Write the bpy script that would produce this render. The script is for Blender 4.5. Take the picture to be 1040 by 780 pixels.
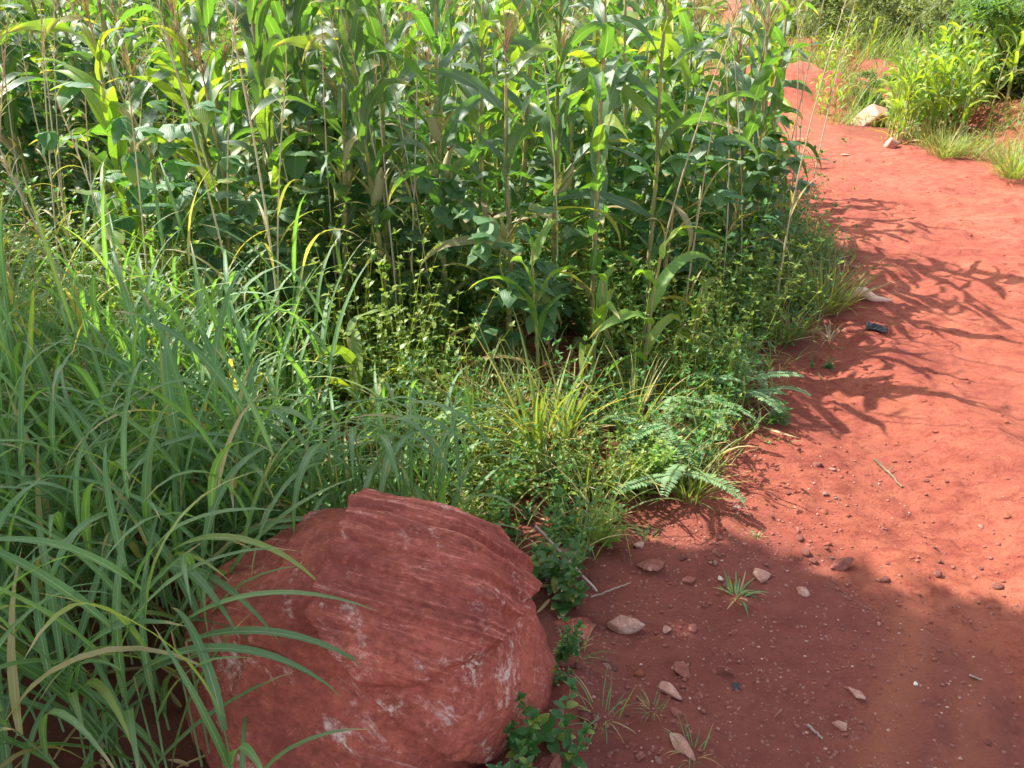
import bpy, bmesh, math, random
import numpy as np
from math import sin, cos, pi
def R(a): return np.radians(a) if np.ndim(a) else math.radians(a)

for o in list(bpy.data.objects):
    bpy.data.objects.remove(o)
SC = bpy.context.scene
COL = SC.collection

# ------------------------------------------------------------------ camera
PITCH = R(27.0); EYE = 1.6; FPX = 816.0            # focal length in photo pixels (1040 wide)
cam_d = bpy.data.cameras.new('camera')
cam_d.sensor_fit = 'HORIZONTAL'; cam_d.sensor_width = 36.0
cam_d.lens = 36.0 * FPX / 1040.0
cam_d.clip_start = 0.05; cam_d.clip_end = 2000
cam = bpy.data.objects.new('camera', cam_d); COL.objects.link(cam)
cam.location = (0, 0, EYE); cam.rotation_euler = (pi/2 - PITCH, 0, 0)
SC.camera = cam

# ------------------------------------------------------------------ light
SUN_EL = R(49); SUN_AHEAD = R(27)                   # sun stands to the left and a little ahead
SUN_DIR = np.array([-cos(SUN_AHEAD)*cos(SUN_EL), sin(SUN_AHEAD)*cos(SUN_EL), sin(SUN_EL)])
w = bpy.data.worlds.new('World'); SC.world = w; w.use_nodes = True
nt = w.node_tree; nt.nodes.clear()
sky = nt.nodes.new('ShaderNodeTexSky'); sky.sky_type = 'NISHITA'; sky.sun_disc = False
sky.sun_elevation = SUN_EL; sky.sun_rotation = -(pi/2 - SUN_AHEAD)
sky.air_density = 1.0; sky.dust_density = 2.5; sky.ozone_density = 0.6
bg = nt.nodes.new('ShaderNodeBackground'); bg.inputs['Strength'].default_value = 0.15
wo = nt.nodes.new('ShaderNodeOutputWorld')
bw = nt.nodes.new('ShaderNodeRGBToBW'); nt.links.new(sky.outputs[0], bw.inputs[0])
mxs = nt.nodes.new('ShaderNodeMix'); mxs.data_type = 'RGBA'; mxs.inputs[0].default_value = .55
nt.links.new(sky.outputs[0], mxs.inputs[6]); nt.links.new(bw.outputs[0], mxs.inputs[7]); nt.links.new(mxs.outputs[2], bg.inputs['Color']); nt.links.new(bg.outputs[0], wo.inputs['Surface'])
sd = bpy.data.lights.new('sun', 'SUN'); sd.energy = 3.6; sd.angle = R(0.5); sd.color = (1.0, 0.95, 0.86)
so = bpy.data.objects.new('sun', sd); COL.objects.link(so)
from mathutils import Vector
so.rotation_euler = Vector(SUN_DIR).to_track_quat('Z', 'Y').to_euler(); so.location = (-6, 4, 9)
SC.view_settings.view_transform = 'Standard'; SC.view_settings.look = 'None'
SC.view_settings.exposure = 1.65; SC.view_settings.gamma = 1.0
SC.cycles.max_bounces = 8; SC.cycles.transparent_max_bounces = 8
SC.cycles.transmission_bounces = 5; SC.cycles.diffuse_bounces = 4

rng = np.random.default_rng(11)
U = lambda a, b, n=None: rng.uniform(a, b, n)

# ------------------------------------------------------------------ noise and terrain
_perm = np.random.default_rng(3).random((256, 256))
def vnoise(x, y):
    x = np.asarray(x, float); y = np.asarray(y, float)
    xi = np.floor(x).astype(int); yi = np.floor(y).astype(int)
    fx = x - xi; fy = y - yi
    fx = fx*fx*fx*(fx*(fx*6-15)+10); fy = fy*fy*fy*(fy*(fy*6-15)+10)
    g = lambda a, b: _perm[a & 255, b & 255]
    return (g(xi, yi)*(1-fx)+g(xi+1, yi)*fx)*(1-fy) + (g(xi, yi+1)*(1-fx)+g(xi+1, yi+1)*fx)*fy
def fbm(x, y, o=4, gain=.5):
    t = 0; a = 1; s = 0
    for k in range(o):
        c, n = cos(.6*k), sin(.6*k)
        t = t + a*(vnoise((x*c-y*n)*2**k+17.3*k, (x*n+y*c)*2**k+9.1*k)-.5); s += a; a *= gain
    return t/s*2
def sstep(a, b, x):
    t = np.clip((np.asarray(x, float)-a)/(b-a), 0, 1); return t*t*(3-2*t)
def flat(px, py, h=0.0):
    """where the line of sight through a photo pixel meets the level z = h"""
    a = (px-520)/FPX; b = (py-390)/FPX
    d = np.array([a, cos(PITCH)-b*sin(PITCH), -sin(PITCH)-b*cos(PITCH)])
    t = (EYE-h)/-d[2]
    return d*t + np.array([0, 0, EYE])
def project(p):
    p = np.asarray(p, float) - np.array([0, 0, EYE])
    dep = p[..., 1]*cos(PITCH)-p[..., 2]*sin(PITCH); up = p[..., 1]*sin(PITCH)+p[..., 2]*cos(PITCH)
    return np.stack([520+FPX*p[..., 0]/dep, 390-FPX*up/dep], -1)

_el = [(520, 775), (545, 700), (575, 620), (620, 545), (680, 505), (745, 475), (800, 415), (800, 370), (840, 315), (865, 270), (835, 245), (805, 205), (785, 165), (775, 130), (765, 105)]
_E = np.array([flat(*p)[:2] for p in _el]); _E = _E[np.argsort(_E[:, 1])]
_E = np.vstack([[_E[0, 0], -6], _E, [3.2, 12.2], [2.0, 13.0], [-3., 15.]])
def left_edge(y): return np.interp(y, _E[:, 1], _E[:, 0])
_er = [(1040, 188), (1000, 168), (950, 158), (900, 146), (850, 134), (848, 112)]
_G = np.array([flat(*p)[:2] for p in _er]); _G = _G[np.argsort(_G[:, 1])]
_G = np.vstack([[4.9, -6], [5.3, 4], _G, [4.9, 12.5], [5.2, 16.]])
def right_edge(y): return np.interp(y, _G[:, 1], _G[:, 0])
def path_mask(x, y):
    n = .16*fbm(np.asarray(x)*2.2, np.asarray(y)*2.2, 3)
    L = sstep(-.10, .10, x-left_edge(y)+n); Rr = sstep(-.12, .12, right_edge(y)-x+n)
    return L*Rr*sstep(15.5, 13, y)
def terrain(x, y, fine=True):
    x = np.asarray(x, float); y = np.asarray(y, float)
    m = path_mask(x, y)
    z = .05*fbm(x*.6, y*.6, 3)
    z = z + .012*fbm(x*3, y*3, 3)
    # worn wheel hollows along the path
    t1 = 1.15+.25*np.sin(y*.5)+.12*fbm(y*.8, y*0+3, 2); t2 = t1+1.35
    near = sstep(7, 3, y)*m
    z = z - near*(.035*np.exp(-((x-t1)/.22)**2)+.045*np.exp(-((x-t2)/.3)**2))
    z = z + near*.028*np.exp(-((x-t1-.42)/.14)**2)*(1+.8*fbm(x*2, y*1.4, 2))
    q = np.hypot((x+.345)/.52, (y-1.42)/.46); z = z + .05*np.exp(-((q-.85)/.22)**2)*(1+.9*fbm(x*7, y*7, 3))
    # the field lies a hand lower than the path edge, soil heaped along the edge
    z = z - .05*(1-m)*sstep(0.0, -1.5, x-left_edge(y))
    # mound of dug red soil where the path turns away
    mm = np.exp(-(((x-3.9)/1.3)**2+((y-12.1)/.85)**2)**1.3)
    z = z + .42*mm*(1+.35*fbm(x*2.5, y*2.5, 3))
    # cut bank on the right
    b = sstep(.12, .6, x-right_edge(y)+.12*fbm(x*2, y*2, 2))*sstep(6.6, 8.2, y)*sstep(4.7, 5.5, x)
    z = z + .42*b*(1+.3*fbm(x*1.3, y*1.3, 3)) + .12*sstep(.8, 5, x-right_edge(y))*sstep(6, 10, y)
    # far slope
    z = z + .018*np.maximum(y-11, 0) + .7*sstep(16, 40, y)*sstep(-30, 10, x)
    far = np.maximum(np.hypot(x, y)-45, 0)
    z = z + far*.10*sstep(0, 60, y)*(1+.5*fbm(x*.02, y*.02, 3)) + np.minimum(far, 40)*.03*fbm(x*.05, y*.05, 3)
    if fine:
        nr = sstep(14, 5, y)
        cl = fbm(x*14, y*14, 3)
        wx = x+.15*fbm(x*3, y*3+8, 2)
        z = z + nr*.013*np.maximum(cl, -.25)*(.6+m*.6) + nr*.034*np.maximum(fbm(wx*4.5+5, y*5.5, 3)-.08, 0)
        z = z - nr*.020*np.maximum(fbm(wx*3.1+15, y*6.3, 2)-.2, 0) + nr*.006*np.maximum(fbm(x*30, y*30, 2)-.1, 0)
    return z
def on_ground(px, py):
    p = flat(px, py)
    for k in range(8):
        h = float(terrain(p[0], p[1])); p = flat(px, py, h)
    return p

# ------------------------------------------------------------------ mesh buffer
class Buf:
    def __init__(s): s.V = []; s.F = []; s.A = []; s.n = 0
    def add(s, V, F, r=None, u=None, v=None, d=None):
        V = np.asarray(V, float).reshape(-1, 3); F = np.asarray(F, int); n = len(V)
        f = lambda a, k: np.full(n, k) if a is None else np.broadcast_to(np.asarray(a, float), (n,)) if np.ndim(a) == 0 else np.asarray(a, float).reshape(-1)
        s.V.append(V); s.F.append(F+s.n); s.A.append(np.stack([f(r, .5), f(u, .5), f(v, .5), f(d, 0.)], 1)); s.n += n
        return s
    def mesh(s, name, mat, smooth=True):
        me = bpy.data.meshes.new(name)
        V = np.vstack(s.V); A = np.vstack(s.A)
        me.vertices.add(len(V)); me.vertices.foreach_set('co', V.astype(np.float32).ravel())
        nl = sum(f.size for f in s.F); npoly = sum(len(f) for f in s.F)
        me.loops.add(nl); me.polygons.add(npoly)
        me.loops.foreach_set('vertex_index', np.concatenate([f.ravel() for f in s.F]).astype(np.int32))
        tot = np.concatenate([np.full(len(f), f.shape[1]) for f in s.F])
        me.polygons.foreach_set('loop_start', np.concatenate([[0], np.cumsum(tot)[:-1]]).astype(np.int32))
        me.polygons.foreach_set('use_smooth', np.full(npoly, smooth))
        me.update(calc_edges=True)
        for k, nm in enumerate(('rnd', 'across', 'along', 'dry')):
            a = me.attributes.new(nm, 'FLOAT', 'POINT'); a.data.foreach_set('value', A[:, k].astype(np.float32))
        me.materials.append(mat); me.validate()
        return me
def obj(name, buf, mat, parent=None, smooth=True, loc=None):
    o = bpy.data.objects.new(name, buf.mesh(name, mat, smooth)); COL.objects.link(o)
    if parent: o.parent = parent
    if loc is not None: o.location = loc
    return o
def tag(o, label=None, cat=None, group=None, kind=None):
    if label: o['label'] = label
    if cat: o['category'] = cat
    if group: o['group'] = group
    if kind: o['kind'] = kind
    return o
def empty(name, loc=(0, 0, 0), rz=0, sc=1):
    o = bpy.data.objects.new(name, None); o.empty_display_size = .1; COL.objects.link(o)
    o.location = loc; o.rotation_euler = (0, 0, rz); o.scale = (sc, sc, sc); return o
def copy_tree(o):
    c = o.copy(); COL.objects.link(c)
    for ch in o.children:
        k = ch.copy(); COL.objects.link(k); k.parent = c
        for g in ch.children:
            q = g.copy(); COL.objects.link(q); q.parent = k
    return c
class Kind:
    """a prototype used itself the first time and copied afterwards"""
    def __init__(s, o): s.o = o; s.used = False
    def put(s, loc, rz, sc, label, cat, group=None, tilt=(0, 0)):
        o = copy_tree(s.o) if s.used else s.o
        s.used = True
        o.location = loc; o.rotation_euler = (tilt[0], tilt[1], rz)
        o.scale = (sc, sc, sc) if np.ndim(sc) == 0 else sc
        tag(o, label, cat)
        if group: o['group'] = group
        elif 'group' in o: del o['group']
        return o

PROF = {
    'grass': lambda s: np.minimum(1, .5+2.2*s)*(1-s**2.4)+.01,
    'maize': lambda s: np.minimum(1, .62+2.4*s)*(1-s**2.8)+.01,
    'thin': lambda s: 1-.85*s,
    'ovate': lambda s: np.sin(pi*np.clip(s, .0, 1)**.72)**.85+.03,
    'heart': lambda s: np.sin(pi*np.clip(s*.97+.03, 0, 1)**.5)**.8+.02,
    'oval': lambda s: np.sin(pi*np.clip(s, .0, 1))**.6+.03,
}
def blades(buf, root, az, e0, L, W, droop, prof='grass', S=8, C=3, fold=.2, wave=0., freq=3., roll=0., curl=0., p=1.3, r=None, d=0., kink=0.):
    root = np.asarray(root, float).reshape(-1, 3); N = len(root)
    f = lambda a: np.broadcast_to(np.asarray(a, float), (N,))[:, None]
    az, e0, L, W, droop, roll, curl, d, wave = map(f, (az, e0, L, W, droop, roll, curl, d, wave))
    r = rng.random((N, 1)) if r is None else f(r)
    s = np.linspace(0, 1, S+1)[None]
    e = e0 - droop*s**p
    a = az + curl*s
    dr = np.stack([np.cos(e)*np.cos(a), np.cos(e)*np.sin(a), np.sin(e)], -1)
    mid = (dr[:, 1:]+dr[:, :-1])/2*(L/S)[..., None]
    pos = root[:, None]+np.concatenate([np.zeros((N, 1, 3)), np.cumsum(mid, 1)], 1)
    side = np.stack([-np.sin(a), np.cos(a), a*0], -1)
    nrm = np.cross(side, dr); nrm *= -1
    nrm = np.cross(dr, side)
    ro = roll*s
    sd2 = side*np.cos(ro)[..., None]+nrm*np.sin(ro)[..., None]
    nr2 = np.cross(dr, sd2)
    wd = (W*PROF[prof](s))[..., None]
    ph = U(0, 6.28, (N, 1))
    cs = np.linspace(-1, 1, C)
    rows = []
    for c in cs:
        off = sd2*wd*.5*c + nr2*wd*fold*abs(c)
        off = off + nr2*(wave*W*np.sin(freq*6.28*s+ph+(1.3 if c > 0 else 0))*abs(c)*np.minimum(1, 3*(1-s)))[..., None]
        rows.append(pos+off)
    V = np.stack(rows, 2)                                  # N,S+1,C,3
    idx = np.arange(N*(S+1)*C).reshape(N, S+1, C)
    F = np.stack([idx[:, :-1, :-1], idx[:, :-1, 1:], idx[:, 1:, 1:], idx[:, 1:, :-1]], -1).reshape(-1, 4)
    B = lambda a: np.broadcast_to(a, (N, S+1, C))
    buf.add(V, F, B(r[..., None]), B((cs*.5+.5)[None, None]), B(s[..., None]), B(d[..., None]))
    return pos, dr
def tube(buf, pts, rad, sides=6, r=.5, d=0., cap=True):
    pts = np.asarray(pts, float); n = len(pts); rad = np.broadcast_to(np.asarray(rad, float), (n,))
    t = np.gradient(pts, axis=0); t /= np.linalg.norm(t, axis=1)[:, None]+1e-9
    ref = np.array([0, 0, 1.]) if abs(t[0, 2]) < .9 else np.array([1., 0, 0])
    a = np.cross(t, ref); a /= np.linalg.norm(a, axis=1)[:, None]+1e-9; b = np.cross(t, a)
    th = np.linspace(0, 2*pi, sides, endpoint=False)
    V = pts[:, None]+rad[:, None, None]*(a[:, None]*np.cos(th)[None, :, None]+b[:, None]*np.sin(th)[None, :, None])
    i = np.arange(n*sides).reshape(n, sides); j = np.roll(i, -1, 1)
    F = np.stack([i[:-1], j[:-1], j[1:], i[1:]], -1).reshape(-1, 4)
    v = np.broadcast_to(np.linspace(0, 1, n)[:, None], (n, sides))
    buf.add(V.reshape(-1, 3), F, r, None, v, d)
    if cap:
        for k in (0, n-1): buf.add(V[k], [list(range(sides))], r, None, None, d)

# ------------------------------------------------------------------ materials
def newmat(name):
    m = bpy.data.materials.new(name); m.use_nodes = True; m.node_tree.nodes.clear(); return m, m.node_tree
class N:
    def __init__(s, nt): s.nt = nt
    def new(s, t, **k):
        n = s.nt.nodes.new(t)
        for a, b in k.items(): setattr(n, a, b)
        return n
    def link(s, a, b): s.nt.links.new(a, b)
    def attr(s, nm): return s.new('ShaderNodeAttribute', attribute_name=nm).outputs['Fac']
    def mix(s, fac, a, b, mode='MIX'):
        n = s.new('ShaderNodeMix', data_type='RGBA', blend_type=mode)
        for i, v in ((0, fac), (6, a), (7, b)):
            if hasattr(v, 'is_output'): s.link(v, n.inputs[i])
            else: n.inputs[i].default_value = v if i == 0 else (*v, 1)[:4]
        return n.outputs[2]
    def math(s, op, a, b=0., c=0., clamp=False):
        n = s.new('ShaderNodeMath', operation=op, use_clamp=clamp)
        for i, v in enumerate((a, b, c)):
            if hasattr(v, 'is_output'): s.link(v, n.inputs[i])
            else: n.inputs[i].default_value = v
        return n.outputs[0]
    def ramp(s, fac, *st, interp='LINEAR'):
        n = s.new('ShaderNodeValToRGB'); n.color_ramp.interpolation = interp
        e = n.color_ramp.elements
        while len(e) < len(st): e.new(.5)
        for k, (p, c) in enumerate(st):
            e[k].position = p; e[k].color = (*c, 1) if np.ndim(c) else (c, c, c, 1)
        s.link(fac, n.inputs[0]); return n.outputs[0]
    def coord(s, what='Object', scale=(1, 1, 1), rot=(0, 0, 0)):
        c = s.new('ShaderNodeTexCoord'); m = s.new('ShaderNodeMapping')
        m.inputs['Scale'].default_value = scale; m.inputs['Rotation'].default_value = rot
        s.link(c.outputs[what], m.inputs[0]); return m.outputs[0]
    def noise(s, vec, scale, detail=4, rough=.55, dist=0.):
        n = s.new('ShaderNodeTexNoise'); n.inputs['Scale'].default_value = scale; n.inputs['Detail'].default_value = detail
        n.inputs['Roughness'].default_value = rough; n.inputs['Distortion'].default_value = dist
        s.link(vec, n.inputs['Vector']); return n.outputs['Fac']
    def bump(s, h, st, dist=.01, prev=None):
        n = s.new('ShaderNodeBump'); n.inputs['Strength'].default_value = st; n.inputs['Distance'].default_value = dist
        s.link(h, n.inputs['Height'])
        if prev: s.link(prev, n.inputs['Normal'])
        return n.outputs[0]

def leaf_mat(name, c1, c2, rib=None, dryc=(.42, .30, .14), yellow=(.33, .38, .05), trans=.42, tint=(1.5, 1.55, .45), rough=.42, spec=.5, ribw=.07, ylow=.16):
    m, nt = newmat(name); n = N(nt)
    rnd = n.attr('rnd'); u = n.attr('across'); v = n.attr('along'); d = n.attr('dry')
    oi = n.new('ShaderNodeObjectInfo').outputs['Random']
    co = n.coord('Object')
    col = n.mix(rnd, c1, c2)
    mott = n.noise(co, 9, 3)
    col = n.mix(n.math('MULTIPLY', mott, .5), col, tuple(x*.55 for x in c1))
    # some leaves yellowing
    yf = n.math('MULTIPLY', n.math('GREATER_THAN', n.math('FRACT', n.math('MULTIPLY', rnd, 37.7)), 1-ylow), n.ramp(v, (0.1, .3), (1, .9)))
    col = n.mix(yf, col, yellow)
    hs = n.new('ShaderNodeHueSaturation')
    n.link(n.math('MULTIPLY_ADD', oi, .03, .485), hs.inputs['Hue']); n.link(n.math('MULTIPLY_ADD', oi, .35, .82), hs.inputs['Value'])
    n.link(col, hs.inputs['Color']); col = hs.outputs[0]
    # brown tips
    tip = n.math('MULTIPLY', n.ramp(n.math('ADD', v, n.math('MULTIPLY', mott, .2)), (.93, 0.), (1.08 if False else 1.0, 1.)), n.math('GREATER_THAN', n.math('FRACT', n.math('MULTIPLY', rnd, 91.3)), .55))
    dd = n.math('MAXIMUM', d, n.math('MULTIPLY', tip, .8))
    dc = n.mix(mott, dryc, tuple(min(1, x*1.5) for x in dryc))
    col = n.mix(dd, col, dc)
    if rib:
        a = n.math('ABSOLUTE', n.math('SUBTRACT', u, .5))
        rf = n.math('MULTIPLY', n.math('LESS_THAN', a, ribw*.5), n.ramp(v, (.0, .9), (.9, .2)))
        col = n.mix(n.math('MULTIPLY', rf, .75), col, rib)
        st = n.math('SINE', n.math('MULTIPLY', u, 70))
        col = n.mix(n.math('MULTIPLY', n.math('MULTIPLY_ADD', st, .5, .5), .18), col, rib)
    pr = n.new('ShaderNodeBsdfPrincipled'); n.link(col, pr.inputs['Base Color'])
    rgh = n.math('MULTIPLY_ADD', mott, .25, rough-.1); n.link(rgh, pr.inputs['Roughness'])
    pr.inputs['Specular IOR Level'].default_value = spec
    if rib:
        n.link(n.bump(n.math('SINE', n.math('MULTIPLY', u, 70)), .25, .002), pr.inputs['Normal'])
    tr = n.new('ShaderNodeBsdfTranslucent')
    tcol = n.mix(1.0, col, tint, 'MULTIPLY'); tn = nt.nodes[-1]
    n.link(tcol, tr.inputs['Color'])
    mx = n.new('ShaderNodeMixShader'); mx.inputs[0].default_value = trans
    n.link(pr.outputs[0], mx.inputs[1]); n.link(tr.outputs[0], mx.inputs[2])
    out = n.new('ShaderNodeOutputMaterial'); n.link(mx.outputs[0], out.inputs[0])
    return m
def plain_mat(name, c1, c2, scale=8, rough=.8, bump=.3, bd=.01, spec=.3, stretch=(1, 1, 1)):
    m, nt = newmat(name); n = N(nt)
    co = n.coord('Object', stretch); f = n.noise(co, scale, 6, .6)
    oi = n.new('ShaderNodeObjectInfo').outputs['Random']
    col = n.mix(n.ramp(f, (.3, 0.), (.7, 1.)), c1, c2)
    hs = n.new('ShaderNodeHueSaturation'); n.link(n.math('MULTIPLY_ADD', oi, .5, .75), hs.inputs['Value']); n.link(col, hs.inputs['Color'])
    pr = n.new('ShaderNodeBsdfPrincipled'); n.link(hs.outputs[0], pr.inputs['Base Color'])
    pr.inputs['Roughness'].default_value = rough; pr.inputs['Specular IOR Level'].default_value = spec
    f2 = n.noise(co, scale*5, 5, .65); n.link(n.bump(n.math('ADD', f, n.math('MULTIPLY', f2, .4)), bump, bd), pr.inputs['Normal'])
    out = n.new('ShaderNodeOutputMaterial'); n.link(pr.outputs[0], out.inputs[0])
    return m

M = {}
M['maize'] = leaf_mat('maize_leaf', (.075, .16, .075), (.125, .23, .105), rib=(.38, .46, .30), trans=.44, tint=(1.35, 1.75, .22), rough=.44, spec=1.0, ylow=.07)
M['young'] = leaf_mat('young_maize_leaf', (.15, .30, .05), (.24, .38, .07), rib=(.38, .45, .18), trans=.42, tint=(1.6, 1.6, .4), ylow=.3)
M['stalk'] = leaf_mat('maize_stalk', (.17, .24, .07), (.30, .32, .12), trans=.04, rough=.5, ylow=.3, dryc=(.42, .30, .15))
M['tassel'] = leaf_mat('maize_tassel', (.42, .28, .17), (.55, .40, .24), trans=.2, tint=(1.1, 1, .7), ylow=0)
M['husk'] = leaf_mat('cob_husk', (.25, .32, .10), (.45, .42, .2), rib=(.5, .5, .3), trans=.15, ylow=.2)
M['silk'] = plain_mat('cob_silk', (.10, .03, .02), (.22, .07, .03), 60)
M['grass'] = leaf_mat('broad_grass', (.105, .235, .075), (.165, .305, .095), rib=(.45, .60, .38), trans=.40, tint=(1.6, 1.75, .45), rough=.42, spec=.6, ribw=.11, ylow=.07)
M['grasslight'] = leaf_mat('light_grass', (.16, .24, .06), (.26, .32, .10), rib=(.45, .48, .25), trans=.4, tint=(1.4, 1.5, .45), ylow=.25)
M['slope'] = leaf_mat('slope_grass', (.15, .25, .08), (.25, .35, .13), trans=.42, tint=(1.4, 1.6, .5), ylow=.15)
M['straw'] = leaf_mat('dry_stalk', (.58, .52, .33), (.72, .66, .46), trans=.1, ylow=0, dryc=(.42, .30, .18))
M['forb'] = leaf_mat('weed_leaf', (.06, .175, .05), (.10, .24, .055), trans=.38, tint=(1.7, 1.8, .4), ylow=.10)
M['forblight'] = leaf_mat('light_weed_leaf', (.20, .36, .06), (.36, .50, .13), trans=.42, tint=(1.5, 1.6, .4), ylow=.08)
M['bean'] = leaf_mat('bean_leaf', (.08, .21, .085), (.14, .29, .11), rib=(.2, .33, .16), trans=.38, tint=(1.7, 1.8, .35), ylow=.1, rough=.45)
M['pinnate'] = leaf_mat('pinnate_leaf', (.17, .31, .13), (.26, .40, .2), trans=.3, tint=(1.3, 1.5, .6), ylow=.02, rough=.5)
M['bush'] = leaf_mat('bush_leaf', (.09, .18, .06), (.15, .25, .09), trans=.42, tint=(1.7, 1.7, .5), ylow=.08)
M['palebush'] = leaf_mat('pale_bush_leaf', (.22, .30, .15), (.32, .38, .22), trans=.42, tint=(1.4, 1.4, .6), ylow=.2)  # paleness of the distance haze is put into this leaf colour
M['bark'] = plain_mat('bark', (.10, .07, .05), (.22, .16, .11), 14, .9, .6, .01)
M['twig'] = plain_mat('dry_twig', (.30, .22, .17), (.45, .36, .30), 20, .85, .4, .004)
M['litter'] = leaf_mat('leaf_litter', (.22, .12, .07), (.40, .27, .16), trans=.1, ylow=0)

def soil_material():
    m, nt = newmat('red_soil'); n = N(nt)
    co = n.coord('Object')
    path = n.attr('rnd'); smooth = n.attr('dry')
    big = n.noise(co, .9, 5, .6); mid = n.noise(co, 5, 6, .65, .6); fine = n.noise(co, 52, 8, .8); grit = n.noise(co, 210, 4, .8)
    c = n.mix(n.ramp(mid, (.3, 0.), (.7, 1.)), (.31, .077, .046), (.43, .118, .066))
    c = n.mix(n.ramp(big, (.35, 0.), (.65, .6)), c, (.285, .078, .056))
    c = n.mix(n.ramp(n.noise(n.coord('Object', (1, 2.2, 1), (0, 0, .5)), 2.3, 6, .7, 1.0), (.48, 0.), (.62, .6)), c, (.44, .138, .080))
    c = n.mix(n.ramp(fine, (.42, 0.), (.75, .6)), c, (.42, .14, .085))
    c = n.mix(n.math('MULTIPLY', n.ramp(fine, (.34, 1.), (.48, 0.)), .65), c, (.15, .04, .028))
    c = n.mix(n.math('MULTIPLY', n.ramp(grit, (.58, 0.), (.70, 1.)), .5), c, (.46, .20, .14))
    cr = n.noise(n.coord('Object', (1, 1.5, 1), (0, 0, -.4)), 11, 8, .75, .5)
    dm = n.noise(n.coord('Object', (1, 1, 1), (0, 0, 1.1)), 1.7, 9, .72, .3)
    c = n.mix(n.ramp(dm, (.36, .65), (.50, 0.)), c, (.25, .060, .045)); c = n.mix(n.ramp(dm, (.53, 0.), (.68, .65)), c, (.50, .175, .105))
    c = n.mix(n.ramp(cr, (.36, .85), (.50, 0.)), c, (.22, .050, .035)); c = n.mix(n.ramp(cr, (.55, 0.), (.70, .7)), c, (.42, .140, .085))
    # gravelly, duller ground near the boulder
    gm = n.math('SUBTRACT', 1.0, smooth)
    c = n.mix(n.math('MULTIPLY', gm, .6), c, (.225, .074, .062))
    vo = n.new('ShaderNodeTexVoronoi'); vo.inputs['Scale'].default_value = 95; n.link(co, vo.inputs['Vector'])
    pick = n.math('GREATER_THAN', vo.outputs['Color'], .86) if False else None
    sp = n.new('ShaderNodeSeparateColor'); n.link(vo.outputs['Color'], sp.inputs[0])
    peb = n.math('MULTIPLY', n.math('GREATER_THAN', sp.outputs[0], .90), n.math('LESS_THAN', vo.outputs['Distance'], .40))
    pebf = n.math('MULTIPLY', peb, n.math('MULTIPLY_ADD', gm, .25, .10))
    c = n.mix(pebf, c, n.mix(sp.outputs[1], (.34, .15, .12), (.62, .45, .38)))
    c = n.mix(n.math('MULTIPLY', n.attr('across'), .7), c, (.40, .135, .078))     # fine dust pressed by wheels
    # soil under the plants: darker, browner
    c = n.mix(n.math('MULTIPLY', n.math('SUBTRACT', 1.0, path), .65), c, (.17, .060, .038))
    far = n.attr('along'); fn = n.noise(co, .35, 6, .7)
    c = n.mix(far, c, n.mix(n.ramp(fn, (.35, 0.), (.65, 1.)), (.23, .13, .105), (.16, .19, .075)))
    pr = n.new('ShaderNodeBsdfPrincipled'); n.link(c, pr.inputs['Base Color'])
    pr.inputs['Roughness'].default_value = .92; pr.inputs['Specular IOR Level'].default_value = .15
    b = n.bump(mid, .5, .02); b = n.bump(cr, .7, .018, b); b = n.bump(fine, .8, .009, b); b = n.bump(grit, .9, .004, b); b = n.bump(pebf, .7, .004, b)
    n.link(b, pr.inputs['Normal'])
    out = n.new('ShaderNodeOutputMaterial'); n.link(pr.outputs[0], out.inputs[0]); return m
M['soil'] = soil_material()
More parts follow.
